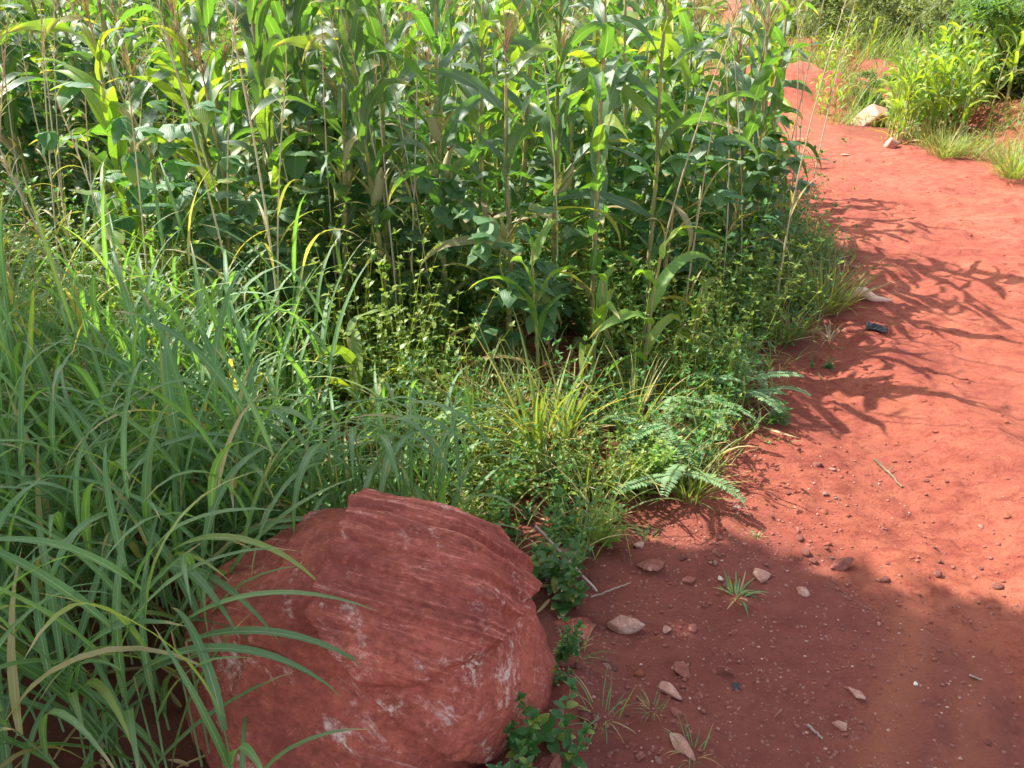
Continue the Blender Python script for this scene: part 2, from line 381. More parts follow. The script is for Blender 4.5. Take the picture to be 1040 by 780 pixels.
def rock_material(name, red, white_amt, c_dark=(.20, .052, .042), strata=True):
    m, nt = newmat(name); n = N(nt)
    co = n.coord('Object'); st = n.new('ShaderNodeMapping'); st.inputs['Scale'].default_value = (1.3, 1.6, 17)
    n.link(n.coord('Object', (1, 1, 1), (R(53), R(-8), 0)), st.inputs[0]); st = st.outputs[0]
    st2 = n.new('ShaderNodeMapping'); st2.inputs['Scale'].default_value = (8, 3, 2.0)
    n.link(n.coord('Object', (1, 1, 1), (0, R(42), 0)), st2.inputs[0]); st2 = st2.outputs[0]
    a = n.noise(co, 5, 9, .74, 0.); s1 = n.noise(st, 5.0, 9, .74, .35); s2 = n.noise(st2, 3.2, 10, .78, 0.); f = n.noise(co, 75, 6, .75)
    col = n.mix(n.ramp(a, (.38, 0.), (.62, 1.)), c_dark, red)
    col = n.mix(n.math('MULTIPLY', n.ramp(s1, (.51, 0.), (.60, .7)), n.math('MULTIPLY', n.math('MULTIPLY_ADD', n.attr('dry'), .8, .2), n.ramp(n.noise(co, 3.3, 6, .7), (.40, .3), (.58, 1.)))), col, tuple(min(1, x*1.35+.05) for x in red))
    col = n.mix(n.math('MULTIPLY', n.ramp(s1, (.34, .7), (.44, 0.)), n.math('MULTIPLY_ADD', n.attr('dry'), .7, .3)), col, c_dark)
    col = n.mix(n.ramp(s2, (.36, .6), (.46, 0.)), col, c_dark)
    col = n.mix(n.ramp(f, (.35, .6), (.5, 0.)), col, tuple(x*.7 for x in c_dark))
    col = n.mix(n.ramp(f, (.55, 0.), (.72, .5)), col, tuple(min(1, x*1.5+.06) for x in red))
    w = n.math('MULTIPLY', n.ramp(s2, (.55, 0.), (.62, 1.)), n.ramp(n.noise(co, 6.5, 8, .7), (.50, 0.), (.58, 1.)))
    w2 = n.math('MULTIPLY', n.ramp(f, (.48, 0.), (.60, 1.)), n.ramp(n.noise(co, 4.1, 8, .7), (.56, 0.), (.64, 1.)))
    w3 = n.math('MULTIPLY', n.ramp(s1, (.58, 0.), (.68, .6)), n.ramp(f, (.42, 0.), (.6, 1.)))
    ww = n.math('MULTIPLY', n.math('MAXIMUM', n.math('MAXIMUM', w, w3), w2), n.ramp(f, (.35, .3), (.55, 1.)))
    col = n.mix(n.math('MULTIPLY', ww, white_amt), col, (.88, .66, .56))
    pr = n.new('ShaderNodeBsdfPrincipled'); n.link(col, pr.inputs['Base Color'])
    pr.inputs['Roughness'].default_value = .78; pr.inputs['Specular IOR Level'].default_value = .3
    b = n.bump(a, .6, .02); b = n.bump(s1, .6 if strata else .2, .012, b); b = n.bump(f, .9, .006, b)
    n.link(b, pr.inputs['Normal'])
    out = n.new('ShaderNodeOutputMaterial'); n.link(pr.outputs[0], out.inputs[0]); return m
M['boulder'] = rock_material('boulder_rock', (.56, .145, .094), 1., (.29, .066, .048))
M['stone'] = rock_material('small_stone', (.38, .14, .10), .5, (.26, .082, .062), False)
M['palestone'] = rock_material('pale_stone', (.58, .33, .25), .7, (.42, .20, .145), False)
M['grit'] = plain_mat('pale_grit', (.30, .14, .10), (.50, .32, .25), 8)
M['whitestone'] = plain_mat('white_stone', (.55, .48, .42), (.75, .68, .60), 20)

# ------------------------------------------------------------------ ground
def axis(lo, hi, step, far, g=1.13):
    c = list(np.arange(lo, hi+1e-6, step)); s = step; x = hi
    while x < far: s *= g; x += s; c.append(x)
    s = step; x = lo
    while x > -far: s *= g; x -= s; c.insert(0, x)
    return np.array(c)
gx = axis(-.6, 5.2, .021, 420); gy = axis(.75, 8.5, .021, 420)
X, Y = np.meshgrid(gx, gy)
Z = terrain(X, Y)
b = Buf(); i = np.arange(X.size).reshape(X.shape)
F = np.stack([i[:-1, :-1], i[:-1, 1:], i[1:, 1:], i[1:, :-1]], -1).reshape(-1, 4)
smoothness = np.clip(sstep(.9, 1.3, X-.25*np.maximum(2-Y, 0)+.3*fbm(X*1.5, Y*1.5, 3)) + sstep(1.9, 2.5, Y), 0, 1)
sx = X-.86-.5*(Y-1.22)+.05*fbm(X*0+1, Y*3, 2)
streak = (np.exp(-(sx/.07)**2)+.8*np.exp(-((sx-.21)/.06)**2))*sstep(2.05, 1.75, Y)*sstep(-.5, .15, fbm(X*3, Y*3, 3))
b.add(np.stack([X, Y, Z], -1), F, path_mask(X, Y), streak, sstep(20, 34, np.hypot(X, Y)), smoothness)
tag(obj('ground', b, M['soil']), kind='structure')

# ------------------------------------------------------------------ boulder
def boulder_mesh():
    bm = bmesh.new(); bmesh.ops.create_icosphere(bm, subdivisions=7, radius=1)
    P = np.array([v.co[:] for v in bm.verts]); F = np.array([[v.index for v in f.verts] for f in bm.faces]); bm.free()
    planes = [((.05, -.30, 1), .285), ((-.10, -.92, .55), .315), ((.30, -.75, .45), .315), ((.95, -.10, .38), .315), ((.85, -.55, .0), .34), ((.75, .25, .75), .33),
              ((-1, -.12, .06), .405), ((-.42, .0, .92), .315), ((-.65, -.70, .12), .40), ((0, 1, .25), .30), ((.7, .7, .1), .36), ((-.7, .7, .2), .34), ((0, 0, -1), .30),
              ((.1, .55, .9), .31)]
    acc = 0
    for nrm, d in planes:
        nn = np.array(nrm)/np.linalg.norm(nrm)
        q = np.maximum(P@nn, 0)/d
        acc = acc + q**16
    Q = P/(acc[:, None]**(1/16))
    n3 = lambda p, s: (fbm(p[:, 0]*s+p[:, 2]*s*.7, p[:, 1]*s-p[:, 2]*s*.6, 4)+fbm(p[:, 2]*s+5, p[:, 0]*s*.8-p[:, 1]*s*.5, 4))*.5
    # the layered slab stands proud of the left shoulder and the front face
    wob = n3(Q, 6)*.03+n3(Q, 25)*.012
    v = .454*Q[:, 1]+.891*Q[:, 2]
    xl = -.065+1.05*np.maximum(.135-v, 0)
    e1 = xl+wob-Q[:, 0]
    e2 = .035+.25*np.maximum(Q[:, 0]-.12, 0)*2+wob*.8-v
    step = np.maximum(.16*sstep(-.016, .010, e1), .085*sstep(-.010, .016, e2))
    e3 = -.215+wob-Q[:, 0]+.1*Q[:, 2]                         # a second, lower ledge at the far left
    step = step+.05*sstep(-.008, .008, e3)*sstep(.05, .15, Q[:, 2])
    Q = Q*(1-step[:, None])
    sd = np.array([.14, .80, .60]); sd /= np.linalg.norm(sd)
    c = Q@sd + .010*n3(Q, 3)
    slab = (1-sstep(-.01, .01, e1))*(1-sstep(-.01, .02, e2))
    lay = (vnoise(c*60, c*0+2)-.5)+(vnoise(c*150, c*0+7)-.5)*.7
    Q = Q*(1+((.028*slab+.008)*lay)[:, None])
    hs = lambda p, f_: vnoise(p[:, 0]*f_+31*vnoise(p[:, 2]*f_*.9, p[:, 1]*f_*.3), p[:, 1]*f_+p[:, 2]*f_*.8)-.5
    rough = n3(Q, 3.0)*.085+n3(Q, 11)*.030+n3(Q, 28)*.018+n3(Q, 75)*.014+hs(Q, 16)*.006
    Q = Q*(1+rough[:, None])
    return Q, F, slab
Q, F, slab = boulder_mesh()
b = Buf(); b.add(Q, F, None, None, None, slab)
bo = obj('boulder', b, M['boulder'], loc=(-.335, 1.44, .18)); bo.rotation_euler = (R(4), R(3), R(-8)); bo.scale = (1.27, 1.08, 1.15)
tag(bo, 'big red boulder with layered top and white scratches beside the tall grass', 'boulder')

#%%VEG
# ------------------------------------------------------------------ plant kinds
def maize_kind(H, cobs=0, *a, leafmat=None, **k):
    global _lm
    _lm = leafmat; return _maize_kind(H, cobs, *a, **k)
def _maize_kind(H, cobs=0, dry_low=2, tassel=True, young=False, seed=0, nleaf=None, drytop=False):
    root = empty('maize_plant')
    n = nleaf or int(round(H*10)); a0 = 0.
    k = 9; zz = np.linspace(0, H, k); lean = U(-.05, .05, 2)
    P = np.stack([lean[0]*(zz/H)**2+.006*np.sin(zz*9), lean[1]*(zz/H)**2, zz], 1)
    sb = Buf(); tube(sb, P, np.linspace(.0135, .005, k)*(.7 if young else 1), 7, U(0, 1), .15)
    for z in np.linspace(.08, H*.9, n):                      # swollen nodes with sheath rims
        c = np.array([np.interp(z, zz, P[:, 0]), np.interp(z, zz, P[:, 1]), z]); r = np.interp(z, zz, np.linspace(.0135, .005, k))*(.7 if young else 1)
        tube(sb, [c-[0, 0, .006], c, c+[0, 0, .05]], [r*1.05, r*1.3, r*1.12], 7, U(0, 1), U(0, .6), cap=False)
    obj('stalk', sb, M['stalk'], root)
    lb = Buf(); z = np.linspace(H*(.05 if young else .12), H*.97, n)+U(-.03, .03, n)
    side = np.arange(n) % 2; az = a0+side*pi+U(-.45, .45, n)
    f = z/H
    L = (.50+.42*np.sin(pi*np.clip(f*.95+.1, 0, 1)))*U(.6, 1.1, n)*(.55 if young else .67)
    W = (.050+.030*np.sin(pi*f))*U(.7, 1.2, n)*(.6 if young else .96)
    dr = np.where(np.arange(n) < dry_low, U(.6, 1, n), np.where(U(0, 1, n) < .06, .7, 0.))
    base = np.stack([np.interp(z, zz, P[:, 0]), np.interp(z, zz, P[:, 1]), z], 1)
    e0 = np.where(dr > .5, R(30), R(58)+f*R(12))+U(-.45, .3, n)
    droop = np.where(dr > .5, R(115), R(118)-f*R(20))+U(-.8, .5, n)
    W = np.where(dr > .5, W*.55, W)
    blades(lb, base, az, e0, L, W, droop, 'maize', S=16, C=5, fold=.16, wave=U(.08, .24, n), freq=U(1.5, 3.2), roll=U(-2.0, 2.0, n), curl=U(-.9, .9, n), p=U(1.2, 2.4), d=dr)
    obj('foliage', lb, M[_lm or ('young' if young else 'maize')], root)
    if tassel:
        tb = Buf(); top = P[-1]; m = 11
        tube(tb, [top, top+[0, 0, .12], top+[.01, 0, .30]], [.004, .003, .0015], 5, .5, .5)
        blades(tb, top+np.stack([np.zeros(m), np.zeros(m), U(.05, .14, m)], 1), U(0, 6.3, m), R(70)+U(-.2, .1, m), U(.16, .27, m), .006, U(.5, 1.5, m), 'thin', S=6, C=3, fold=.8)
        obj('tassel', tb, M['tassel'], root)
    for q in range(cobs):
        zc = H*(.42+.12*q); az1 = a0+q*pi+.3; c0 = np.array([np.interp(zc, zz, P[:, 0]), 0, zc]); d = np.array([cos(az1)*.38, sin(az1)*.38, .92]); d /= np.linalg.norm(d)
        s = np.linspace(0, 1, 9); rr = .004+.021*np.sin(pi*s**.8)**.7
        cb = Buf(); tube(cb, c0+d*s[:, None]*.19+np.array([cos(az1), sin(az1), 0])*.008, rr, 9, U(0, 1), .25)
        blades(cb, np.repeat([c0+d*.01], 5, 0), az1+np.linspace(-1.5, 1.5, 5), R(62), U(.17, .24, 5), .028, .35, 'ovate', S=6, C=3, fold=.3, d=.3)
        co = obj('cob', cb, M['husk'], root)
        kb = Buf(); tip = c0+d*.185+np.array([cos(az1), sin(az1), 0])*.008
        blades(kb, np.repeat([tip], 14, 0), U(0, 6.3, 14), R(70), U(.04, .07, 14), .004, U(1, 2.6, 14), 'thin', S=4, C=3, fold=.5)
        obj('silk', kb, M['silk'], co)
    return Kind(root)

def grass_culms(buf, P, H, nl=5, L=(.32, .5), W=(.017, .026), az=None, spread=.35, e=(60, 75), droop=(70, 120), sbuf=None, d=None, lo=.12, S=9):
    """grass stems at P with leaves arching off them"""
    n = len(P); az = U(0, 6.28, n) if az is None else az
    ln = U(.05, spread, n)
    fr = np.linspace(0, 1, 5)
    for k in range(n):
        q = np.stack([P[k, 0]+cos(az[k])*ln[k]*H[k]*fr**1.6, P[k, 1]+sin(az[k])*ln[k]*H[k]*fr**1.6, P[k, 2]+H[k]*fr], 1)
        tube(buf if sbuf is None else sbuf, q, np.linspace(.0032, .0016, 5), 4, U(0, 1), 0 if d is None else d, cap=False)
        t = np.clip(np.linspace(lo, 1.0, nl)+U(-.06, .04, nl), .04, 1)
        base = np.stack([np.interp(t, fr, q[:, i]) for i in range(3)], 1)
        a = az[k]+U(-.5, .5)+np.arange(nl)*2.6+U(-.6, .6, nl)
        blades(buf, base, a, R(U(*e, nl)), U(*L, nl), U(*W, nl), R(U(*droop, nl)), 'grass', S=S, C=3, fold=.16, wave=.05, roll=U(-.6, .6, nl), curl=U(-.4, .4, nl), p=U(1.2, 1.9), d=np.where(U(0, 1, nl) < .05, .8, 0.) if d is None else d)

def herb_mass(buf, P, H, leaf=(.02, .04), wr=.5, nodes=5, droop=.7, prof='ovate', S=3, branch=2, d=None):
    """small leafy herbs: stems at P, a pair of leaves at each node, side shoots"""
    n = len(P)
    for br in range(branch):
        az = U(0, 6.28, n); ln = U(.05, .5, n)+.25*(br > 0); hh = H*(1 if br == 0 else U(.5, .85, n))
        fr = np.linspace(0.12, 1, nodes)[None]
        X_ = P[:, None, 0]+(np.cos(az)*ln*hh)[:, None]*fr; Y_ = P[:, None, 1]+(np.sin(az)*ln*hh)[:, None]*fr; Z_ = P[:, None, 2]+hh[:, None]*fr
        nd = np.stack([X_, Y_, Z_], -1).reshape(-1, 3)
        blades(buf, P, az, np.arctan2(1., ln), hh*np.hypot(1, ln), .0035, 0., 'thin', S=2, C=3, fold=.9, d=.1)
        a = U(0, 6.28, len(nd))
        sz = np.repeat(U(*leaf, n), nodes)*U(.7, 1.15, len(nd))*np.tile(np.linspace(1.1, .6, nodes), n)
        for q in range(2 if nodes < 7 else 2):
            blades(buf, nd, a+q*pi+U(-.3, .3, len(nd)), U(.1, .9, len(nd)), sz, sz*wr, U(.2, droop+.4, len(nd)), prof, S=S, C=3, fold=.12, d=0 if d is None else d)
        a3 = U(0, 6.28, n)                                 # shoot tip
        tip = np.stack([X_[:, -1], Y_[:, -1], Z_[:, -1]], -1)
        for q in range(3): blades(buf, tip, a3+q*2.1, U(.5, 1.2, n), U(*leaf, n)*.6, U(*leaf, n)*.3, .4, prof, S=S, C=3, fold=.15)

def pts_in(xlo, xhi, ylo, yhi, n, test):
    x = U(xlo, xhi, n); y = U(ylo, yhi, n); k = test(x, y); x, y = x[k], y[k]
    return np.stack([x, y, terrain(x, y)], 1)
def off_boulder(x, y, m=.0):
    return ((x+.285)/(.38+m))**2+((y-1.44)/(.33+m))**2 > 1
def visible(x, y, h=0., pad=60):
    """close to what the photo can see, plus a margin for a step to the side"""
    z = terrain(x, y)+h
    q = project(np.stack([x, y, z], -1))
    return (q[:, 0] > -pad-140) & (q[:, 0] < 1040+pad+60) & (q[:, 1] < 900)

# ------------------------------------------------------------------ maize field
mk = {
    'tall': [maize_kind(1.95, 0, 2), maize_kind(1.8, 0, 1), maize_kind(2.05, 0, 3)],
    'cob': [maize_kind(1.85, 1, 3), maize_kind(1.7, 1, 2), maize_kind(1.9, 2, 3)],
    'short': [maize_kind(1.3, 0, 2), maize_kind(1.15, 0, 1), maize_kind(1.45, 0, 2)],
    'dry': [maize_kind(1.25, 1, 6), maize_kind(1.5, 0, 6)],
    'yellow': [maize_kind(1.35, 0, 2, leafmat='young'), maize_kind(1.6, 0, 1, False, leafmat='young')],
}
maize_group = 'maize plants crowding the field'
def put_maize(kind, x, y, label, group=None, sc=None, rz=None, i=None):
    k = mk[kind]; k = k[rng.integers(len(k)) if i is None else i]
    return k.put((x, y, float(terrain(x, y))-.01), U(0, 6.28) if rz is None else rz, U(.88, 1.1) if sc is None else sc, label, 'maize plant', group, (U(-.07, .07), U(-.07, .07)))
named = [
    ('tall', 765, 272, 'tall dark green maize plant at the very edge of the red path', .95, 1),
    ('cob', 352, 350, 'maize plant bearing a pale husked cob in front of the field', .98, 0),
    ('cob', 400, 352, 'maize plant with a yellowed lower leaf, just right of the pale cob plant', 1.0, 1),
    ('dry', 518, 372, 'maize stalk with split pale leaves rising behind the bare red soil patch', 1.0, 0),
    ('tall', 655, 345, 'front maize plant with a long silvery leaf between soil patch and path', .95, 1),
    ('dry', 668, 330, 'thin maize plant with a dry yellow sheath low on its stem near the path edge', .92, 1),
    ('short', 735, 300, 'short maize plant beside the tall one that stands at the path edge', 1.0, 0),
    ('tall', 300, 345, 'maize plant with a big arching lit leaf left of the cob plants', .92, 0),
    ('short', 265, 338, 'maize plant half wrapped by broad bean leaves in the left of the field', 1.05, 1),
    ('short', 600, 352, 'short maize plant behind the upright pale grass clump', 1.0, 2),
    ('cob', 455, 345, 'maize plant with blue green drooping leaves in the middle front row', .95, 2),
    ('yellow', 165, 345, 'yellow green maize plant at the left behind the broad grass', 1.05, 0),
    ('short', 585, 318, 'short maize plant with curled tan tassel behind the pale grass clump', .95, 0),
]
used_xy = []
for kd, px_, py_, lb, sc, i in named:
    p = on_ground(px_, py_); used_xy.append((p[0], p[1])); put_maize(kd, p[0], p[1], lb, None, sc, i=i, rz=pi/2 if px_ == 765 else None)
cnt = 0
for row, y0 in enumerate(np.arange(3.85, 9.6, .385)):
    for x0 in np.arange(-5.2, 4.2, .335):
        x = x0+U(-.13, .13)+(.18 if row % 2 else 0); y = y0+U(-.12, .12)+.10*x0*(x0 < 0)*-1
        if x > left_edge(y)-(.30 if y < 5.5 else .42): continue
        if y > 8.8 and x > 1.6: continue
        if min((x-a)**2+(y-b_)**2 for a, b_ in used_xy) < .035: continue
        if x < -.62*y-1.1 or (x < -2.0 and y < 4.8) or U(0, 1) < .08: continue
        if cnt >= 285: continue
        gap = x > .9 and y > 6.5                          # thinner towards the top right of the field
        if gap and U(0, 1) < .45: continue
        kind = rng.choice(['tall', 'cob', 'short', 'dry', 'yellow'], p=[.29, .25, .28, .07, .11] if not gap else [.1, .2, .5, .1, .1])
        q = project(np.array([x, y, 0.]))
        zone = ['behind the broad grass', 'behind the bean vines', 'behind the pale cob plant', 'behind the split leaved stalk', 'behind the pale grass clump', 'near the path edge'][int(np.searchsorted([130, 280, 420, 550, 670], q[0]))]
        rown = ['front row', 'second row', 'third row', 'fourth row', 'fifth row', 'sixth row', 'seventh row', 'eighth row'][min(row, 7)] if row < 8 else 'far back rows'
        look = {'tall': 'tall leafy maize plant', 'cob': 'husked cob maize plant', 'short': 'short tasselled maize plant', 'dry': 'half dried maize plant', 'yellow': 'yellowish maize plant'}[kind]
        put_maize(kind, x, y, look+' in '+rown+' '+zone, maize_group); cnt += 1
print('MAIZE', cnt)

# ------------------------------------------------------------------ bean vines on the maize
def bean_kind(H, n, spread=.22, leaf=(.075, .12)):
    root = empty('bean_vine')
    t = np.linspace(0, 1, 14); ph = U(0, 6)
    P = np.stack([.06*np.sin(t*9+ph)+spread*.3*t, .06*np.cos(t*9+ph), H*t], 1)
    sb = Buf(); tube(sb, P, .0035, 5, .5, 0)
    lb = Buf(); z = U(.15, 1, n); nd = np.stack([np.interp(z, t, P[:, k]) for k in range(3)], 1)
    az = U(0, 6.28, n); pl = U(.05, spread, n)
    pos, dr = blades(sb, nd, az, U(.2, 1., n), pl, .004, .5, 'thin', S=3, C=3, fold=.8)
    end = pos[:, -1]
    sz = U(*leaf, n)
    for k, da in enumerate((0, 1.35, -1.35)):
        blades(lb, end+[0, 0, .002*k], az+da+U(-.15, .15, n), U(-1.15, .25, n), sz*(1 if k == 0 else .85), sz*.78, U(.1, .9, n), 'heart', S=6, C=5, fold=-.08, wave=.04)
    obj('stem', sb, M['stalk'], root); obj('foliage', lb, M['bean'], root)
    return Kind(root)
bk = [bean_kind(.75, 34), bean_kind(1.0, 50, .26, (.09, .135)), bean_kind(.5, 30, .28), bean_kind(1.2, 50, .3, (.085, .13))]
for px_, py_, i, lb in [(205, 385, 3, 'tall bean vine with broad sunlit leaves left of the pale cob maize'), (255, 378, 1, 'bean vine with large flat leaves climbing the second maize stem from the left'),
                        (520, 378, 0, 'bean vine with wide leaves around the split leaved maize stalk'), (300, 365, 0, 'low bean vine in shade under the arching lit maize leaf'),
                        (430, 345, 0, 'bean vine filling the shade between the two middle maize plants'), (690, 300, 2, 'low bean vine at the foot of the maize near the path'), (560, 345, 2, 'low bean vine beside the split leaved maize stalk')]:
    p = on_ground(px_, py_); bk[i].put((p[0], p[1], p[2]), U(0, 6), U(.9, 1.1), lb, 'bean vine')
P = pts_in(-3.6, 2.0, 3.8, 7.2, 110, lambda x, y: (x < left_edge(y)-.5) & visible(x, y))
for p in P[:46]:
    bk[rng.integers(4)].put(p, U(0, 6), U(.8, 1.15), ('near ' if p[1] < 4.6 else 'middle ' if p[1] < 5.8 else 'far ')+'broad leaved bean vine among maize, '+['above the broad grass', 'left of the pale cob plant', 'behind the cob plants', 'behind the bare soil patch', 'toward the path'][int(np.searchsorted([150, 320, 460, 600], project(p)[0]))], 'bean vine', 'bean vines twined through the maize')

# ------------------------------------------------------------------ tall dry grass stalks with seed heads
def stalk_kind(H):
    root = empty('dry_grass_stalk'); a = U(0, 6.28); t = np.linspace(0, 1, 8)
    P = np.stack([cos(a)*.12*H*t**2, sin(a)*.12*H*t**2, H*t], 1)
    sb = Buf(); tube(sb, P, np.linspace(.0048, .0018, 8), 5, U(0, 1), .1); obj('stem', sb, M['straw'], root)
    hb = Buf(); n = 15; z = U(.8, 1, n); nd = np.stack([np.interp(z, t, P[:, k]) for k in range(3)], 1)
    blades(hb, nd, U(0, 6.28, n), R(62), U(.03, .10, n), .004, U(.3, 1.2, n), 'thin', S=4, C=3, fold=.5); obj('seed_head', hb, M['straw'], root)
    lb = Buf(); n = 3; z = U(.1, .6, n); nd = np.stack([np.interp(z, t, P[:, k]) for k in range(3)], 1)
    blades(lb, nd, U(0, 6.28, n), R(65), U(.18, .34, n), .011, U(1., 2.4, n), 'grass', S=8, C=3, fold=.2, roll=U(-1, 1, n), d=U(.2, 1, n)); obj('foliage', lb, M['grasslight'], root)
    return Kind(root)
sk = [stalk_kind(1.35), stalk_kind(1.55), stalk_kind(1.15), stalk_kind(1.7)]
P = pts_in(-2.6, -.45, 2.3, 4.6, 600, lambda x, y: visible(x, y) & ((y > 3.3) | (x < -.9)))[:58]
P = np.vstack([P, pts_in(-.4, 2.4, 3.4, 7, 200, lambda x, y: (x < left_edge(y)-.15))[:30]])
def stalk_label(p):
    q = project(p)[0]; z = ['at the far left above the broad grass', 'over the bean leaves at the left', 'beside the pale cob maize', 'by the split leaved maize stalk', 'behind the pale grass clump', 'in the weeds near the path'][int(np.searchsorted([90, 220, 380, 540, 660], q))]
    return ('near' if p[1] < 3.4 else 'farther' if p[1] < 4.6 else 'distant')+' thin tan grass stalk '+z
for p in P:
    sk[rng.integers(4)].put(p, U(0, 6), U(.9, 1.2), stalk_label(p), 'grass stalk', 'dry grass stalks scattered through the field edge', (U(-.14, .14), U(-.14, .14)))

# ------------------------------------------------------------------ broad grass on the left
b = Buf()
def clump_cloud(buf, x0, x1, y0, y1, n, test, H, **kw):
    P = pts_in(x0, x1, y0, y1, n, test); H = U(*H, len(P))
    grass_culms(buf, P, H, **kw)
clump_cloud(b, -2.3, -.35, .95, 2.75, 285, lambda x, y: off_boulder(x, y, .06) & (x < -.50-.12*(y-1)), (.34, .66), nl=7, L=(.28, .52), W=(.013, .0225), spread=.4, e=(52, 82), droop=(30, 115))
clump_cloud(b, -1.15, -.12, 1.72, 2.35, 60, lambda x, y: off_boulder(x, y, .05) & (x < .25-.2*y), (.22, .46), nl=5, L=(.26, .46), W=(.011, .018), spread=.45)
clump_cloud(b, -2.6, -.85, 2.0, 2.9, 85, lambda x, y: x > -9, (.5, .85), nl=6, L=(.3, .5), W=(.012, .021), spread=.22, e=(62, 84), droop=(15, 100))
# leaves arching over the boulder
Pb = np.array([[-.36, 1.83], [-.30, 1.86], [-.22, 1.86], [-.48, 1.80], [-.42, 1.86]]); Pb = np.c_[Pb, terrain(Pb[:, 0], Pb[:, 1])]
blades(b, Pb+[0, 0, .50], -pi/2+U(-.5, .5, 5), R(U(35, 55, 5)), U(.26, .42, 5), U(.018, .025, 5), R(U(110, 135, 5)), 'grass', S=12, C=3, fold=.15)
Pc = np.stack([U(-.95, -.15, 22), U(1.80, 2.0, 22)], 1); Pc = np.c_[Pc, terrain(Pc[:, 0], Pc[:, 1])]; hc = U(.34, .58, 22)
blades(b, Pc+np.c_[np.zeros(22), np.full(22, -.02), hc], U(-1.9, .1, 22), R(U(20, 60, 22)), U(.28, .5, 22), U(.012, .021, 22), R(U(90, 140, 22)), 'grass', S=12, C=3, fold=.15, roll=U(-.5, .5, 22))
for q, h in zip(Pc, hc): tube(b, [q, q+[.0, -.01, h*.5], q+[0, -.02, h]], [.003, .0026, .002], 4)
for q in Pb: tube(b, [q, q+[.0, -.01, .26], q+[0, -.0, .50]], [.003, .0026, .002], 4)
Pl = np.stack([U(-.86, -.68, 12), U(1.15, 1.75, 12)], 1); Pl = np.c_[Pl, terrain(Pl[:, 0], Pl[:, 1])]
hh = U(.26, .46, 12)
for q, h in zip(Pl, hh): tube(b, [q, q+[.01, -.01, h*.5], q+[.02, -.02, h]], [.003, .0026, .002], 4)
blades(b, Pl+np.c_[np.full(12, .02), np.full(12, -.02), hh], U(-.9, .15, 12), R(U(25, 55, 12)), U(.32, .5, 12), U(.018, .026, 12), R(U(60, 100, 12)), 'grass', S=12, C=3, fold=.15)
tag(obj('tall_grass', b, M['grass']), 'broad bladed blue green grass leaning over the left side of the boulder', 'grass', kind='stuff')

# thinner dry leaves lying at the grass foot
b = Buf(); P = pts_in(-1.8, 2.0, .95, 7.5, 5200, lambda x, y: (x < left_edge(y)-.03) & off_boulder(x, y, .02) & visible(x, y))[:3000]; n = len(P)
blades(b, P+[0, 0, .012], U(0, 6.28, n), U(-.05, .25, n), U(.04, .22, n), U(.004, .013, n), U(-.1, .5, n), 'grass', S=5, C=3, fold=.25, roll=U(-1.2, 1.2, n), curl=U(-.8, .8, n), d=U(.3, 1, n))
tag(obj('leaf_litter', b, M['litter']), 'dry brown leaves lying on the soil under the plants', 'litter', kind='stuff')

# ------------------------------------------------------------------ ground cover
fieldside = lambda m: (lambda x, y: (x < left_edge(y)-m+.14*fbm(x*3, y*3, 2)) & off_boulder(x, y, .05) & visible(x, y))
bare = lambda x, y: ((x-.03)/.33)**2+((y-3.28)/.42)**2 > 1 + .7*fbm(x*4, y*4, 2)
b = Buf()
P = pts_in(-2.2, 3.2, 2.4, 7.0, 4600, lambda x, y: fieldside(.08)(x, y) & bare(x, y) & (x > -1.5-.5*(y-3)))
herb_mass(b, P, U(.12, .42, len(P)), (.022, .045), .45, 5)
P = pts_in(-4.6, 3.0, 3.6, 8.5, 2600, lambda x, y: fieldside(.3)(x, y)); herb_mass(b, P, U(.35, .8, len(P)), (.04, .075), .5, 6)
P = pts_in(-.15, .6, 1.55, 2.4, 110, lambda x, y: fieldside(.03)(x, y)); herb_mass(b, P, U(.05, .2, len(P)), (.025, .045), .5, 4)
tag(obj('undergrowth', b, M['forb']), 'dense green weeds covering the soil under the maize', 'weeds', kind='stuff')
b = Buf()
P = pts_in(-.6, .85, 1.9, 3.1, 900, lambda x, y: fieldside(.06)(x, y) & bare(x, y) & (fbm(x*2.2+3, y*2.2, 2) > -.35) & (y > 2.28-.3*(x < -.05)))
herb_mass(b, P, U(.05, .17, len(P))+.22*np.clip(fbm(P[:, 0]*3.2, P[:, 1]*3.2+5, 2)+.1, 0, 1), (.018, .038), .45, 5)
P = pts_in(-2.9, -.3, 2.8, 4.4, 620, lambda x, y: visible(x, y)); herb_mass(b, P, U(.3, .75, len(P)), (.03, .055), .6, 6)
P = pts_in(-.6, 2.3, 3.0, 4.6, 520, lambda x, y: fieldside(.12)(x, y) & bare(x, y)); herb_mass(b, P, U(.2, .6, len(P)), (.028, .05), .5, 6)
tag(obj('yellow_weeds', b, M['forblight']), 'sunlit yellow green weeds between the boulder and the maize', 'weeds', kind='stuff')
b = Buf()
P = pts_in(-.5, 1.0, 1.9, 3.5, 420, lambda x, y: fieldside(.05)(x, y) & (fbm(x*3+1, y*3, 2) > -.1)); n = len(P)
for q in range(5):
    blades(b, P+np.c_[U(-.02, .02, (n, 2)), np.zeros(n)], U(0, 6.28, n), U(.7, 1.45, n), U(.14, .36, n), U(.004, .011, n), U(.4, 1.9, n), 'grass', S=7, C=3, fold=.2, roll=U(-.8, .8, n), d=np.where(U(0, 1, n) < .15, .8, 0))
P = pts_in(-.3, 2.9, 1.9, 6.2, 3600, lambda x, y: fieldside(-.02)(x, y) & bare(x, y) & (x > left_edge(y)-.75)); n = len(P)
for q in range(3):
    blades(b, P, U(0, 6.28, n), U(.7, 1.4, n), U(.06, .19, n), U(.003, .007, n), U(.3, 1.4, n), 'grass', S=5, C=3, fold=.2, d=np.where(U(0, 1, n) < .12, .8, 0))
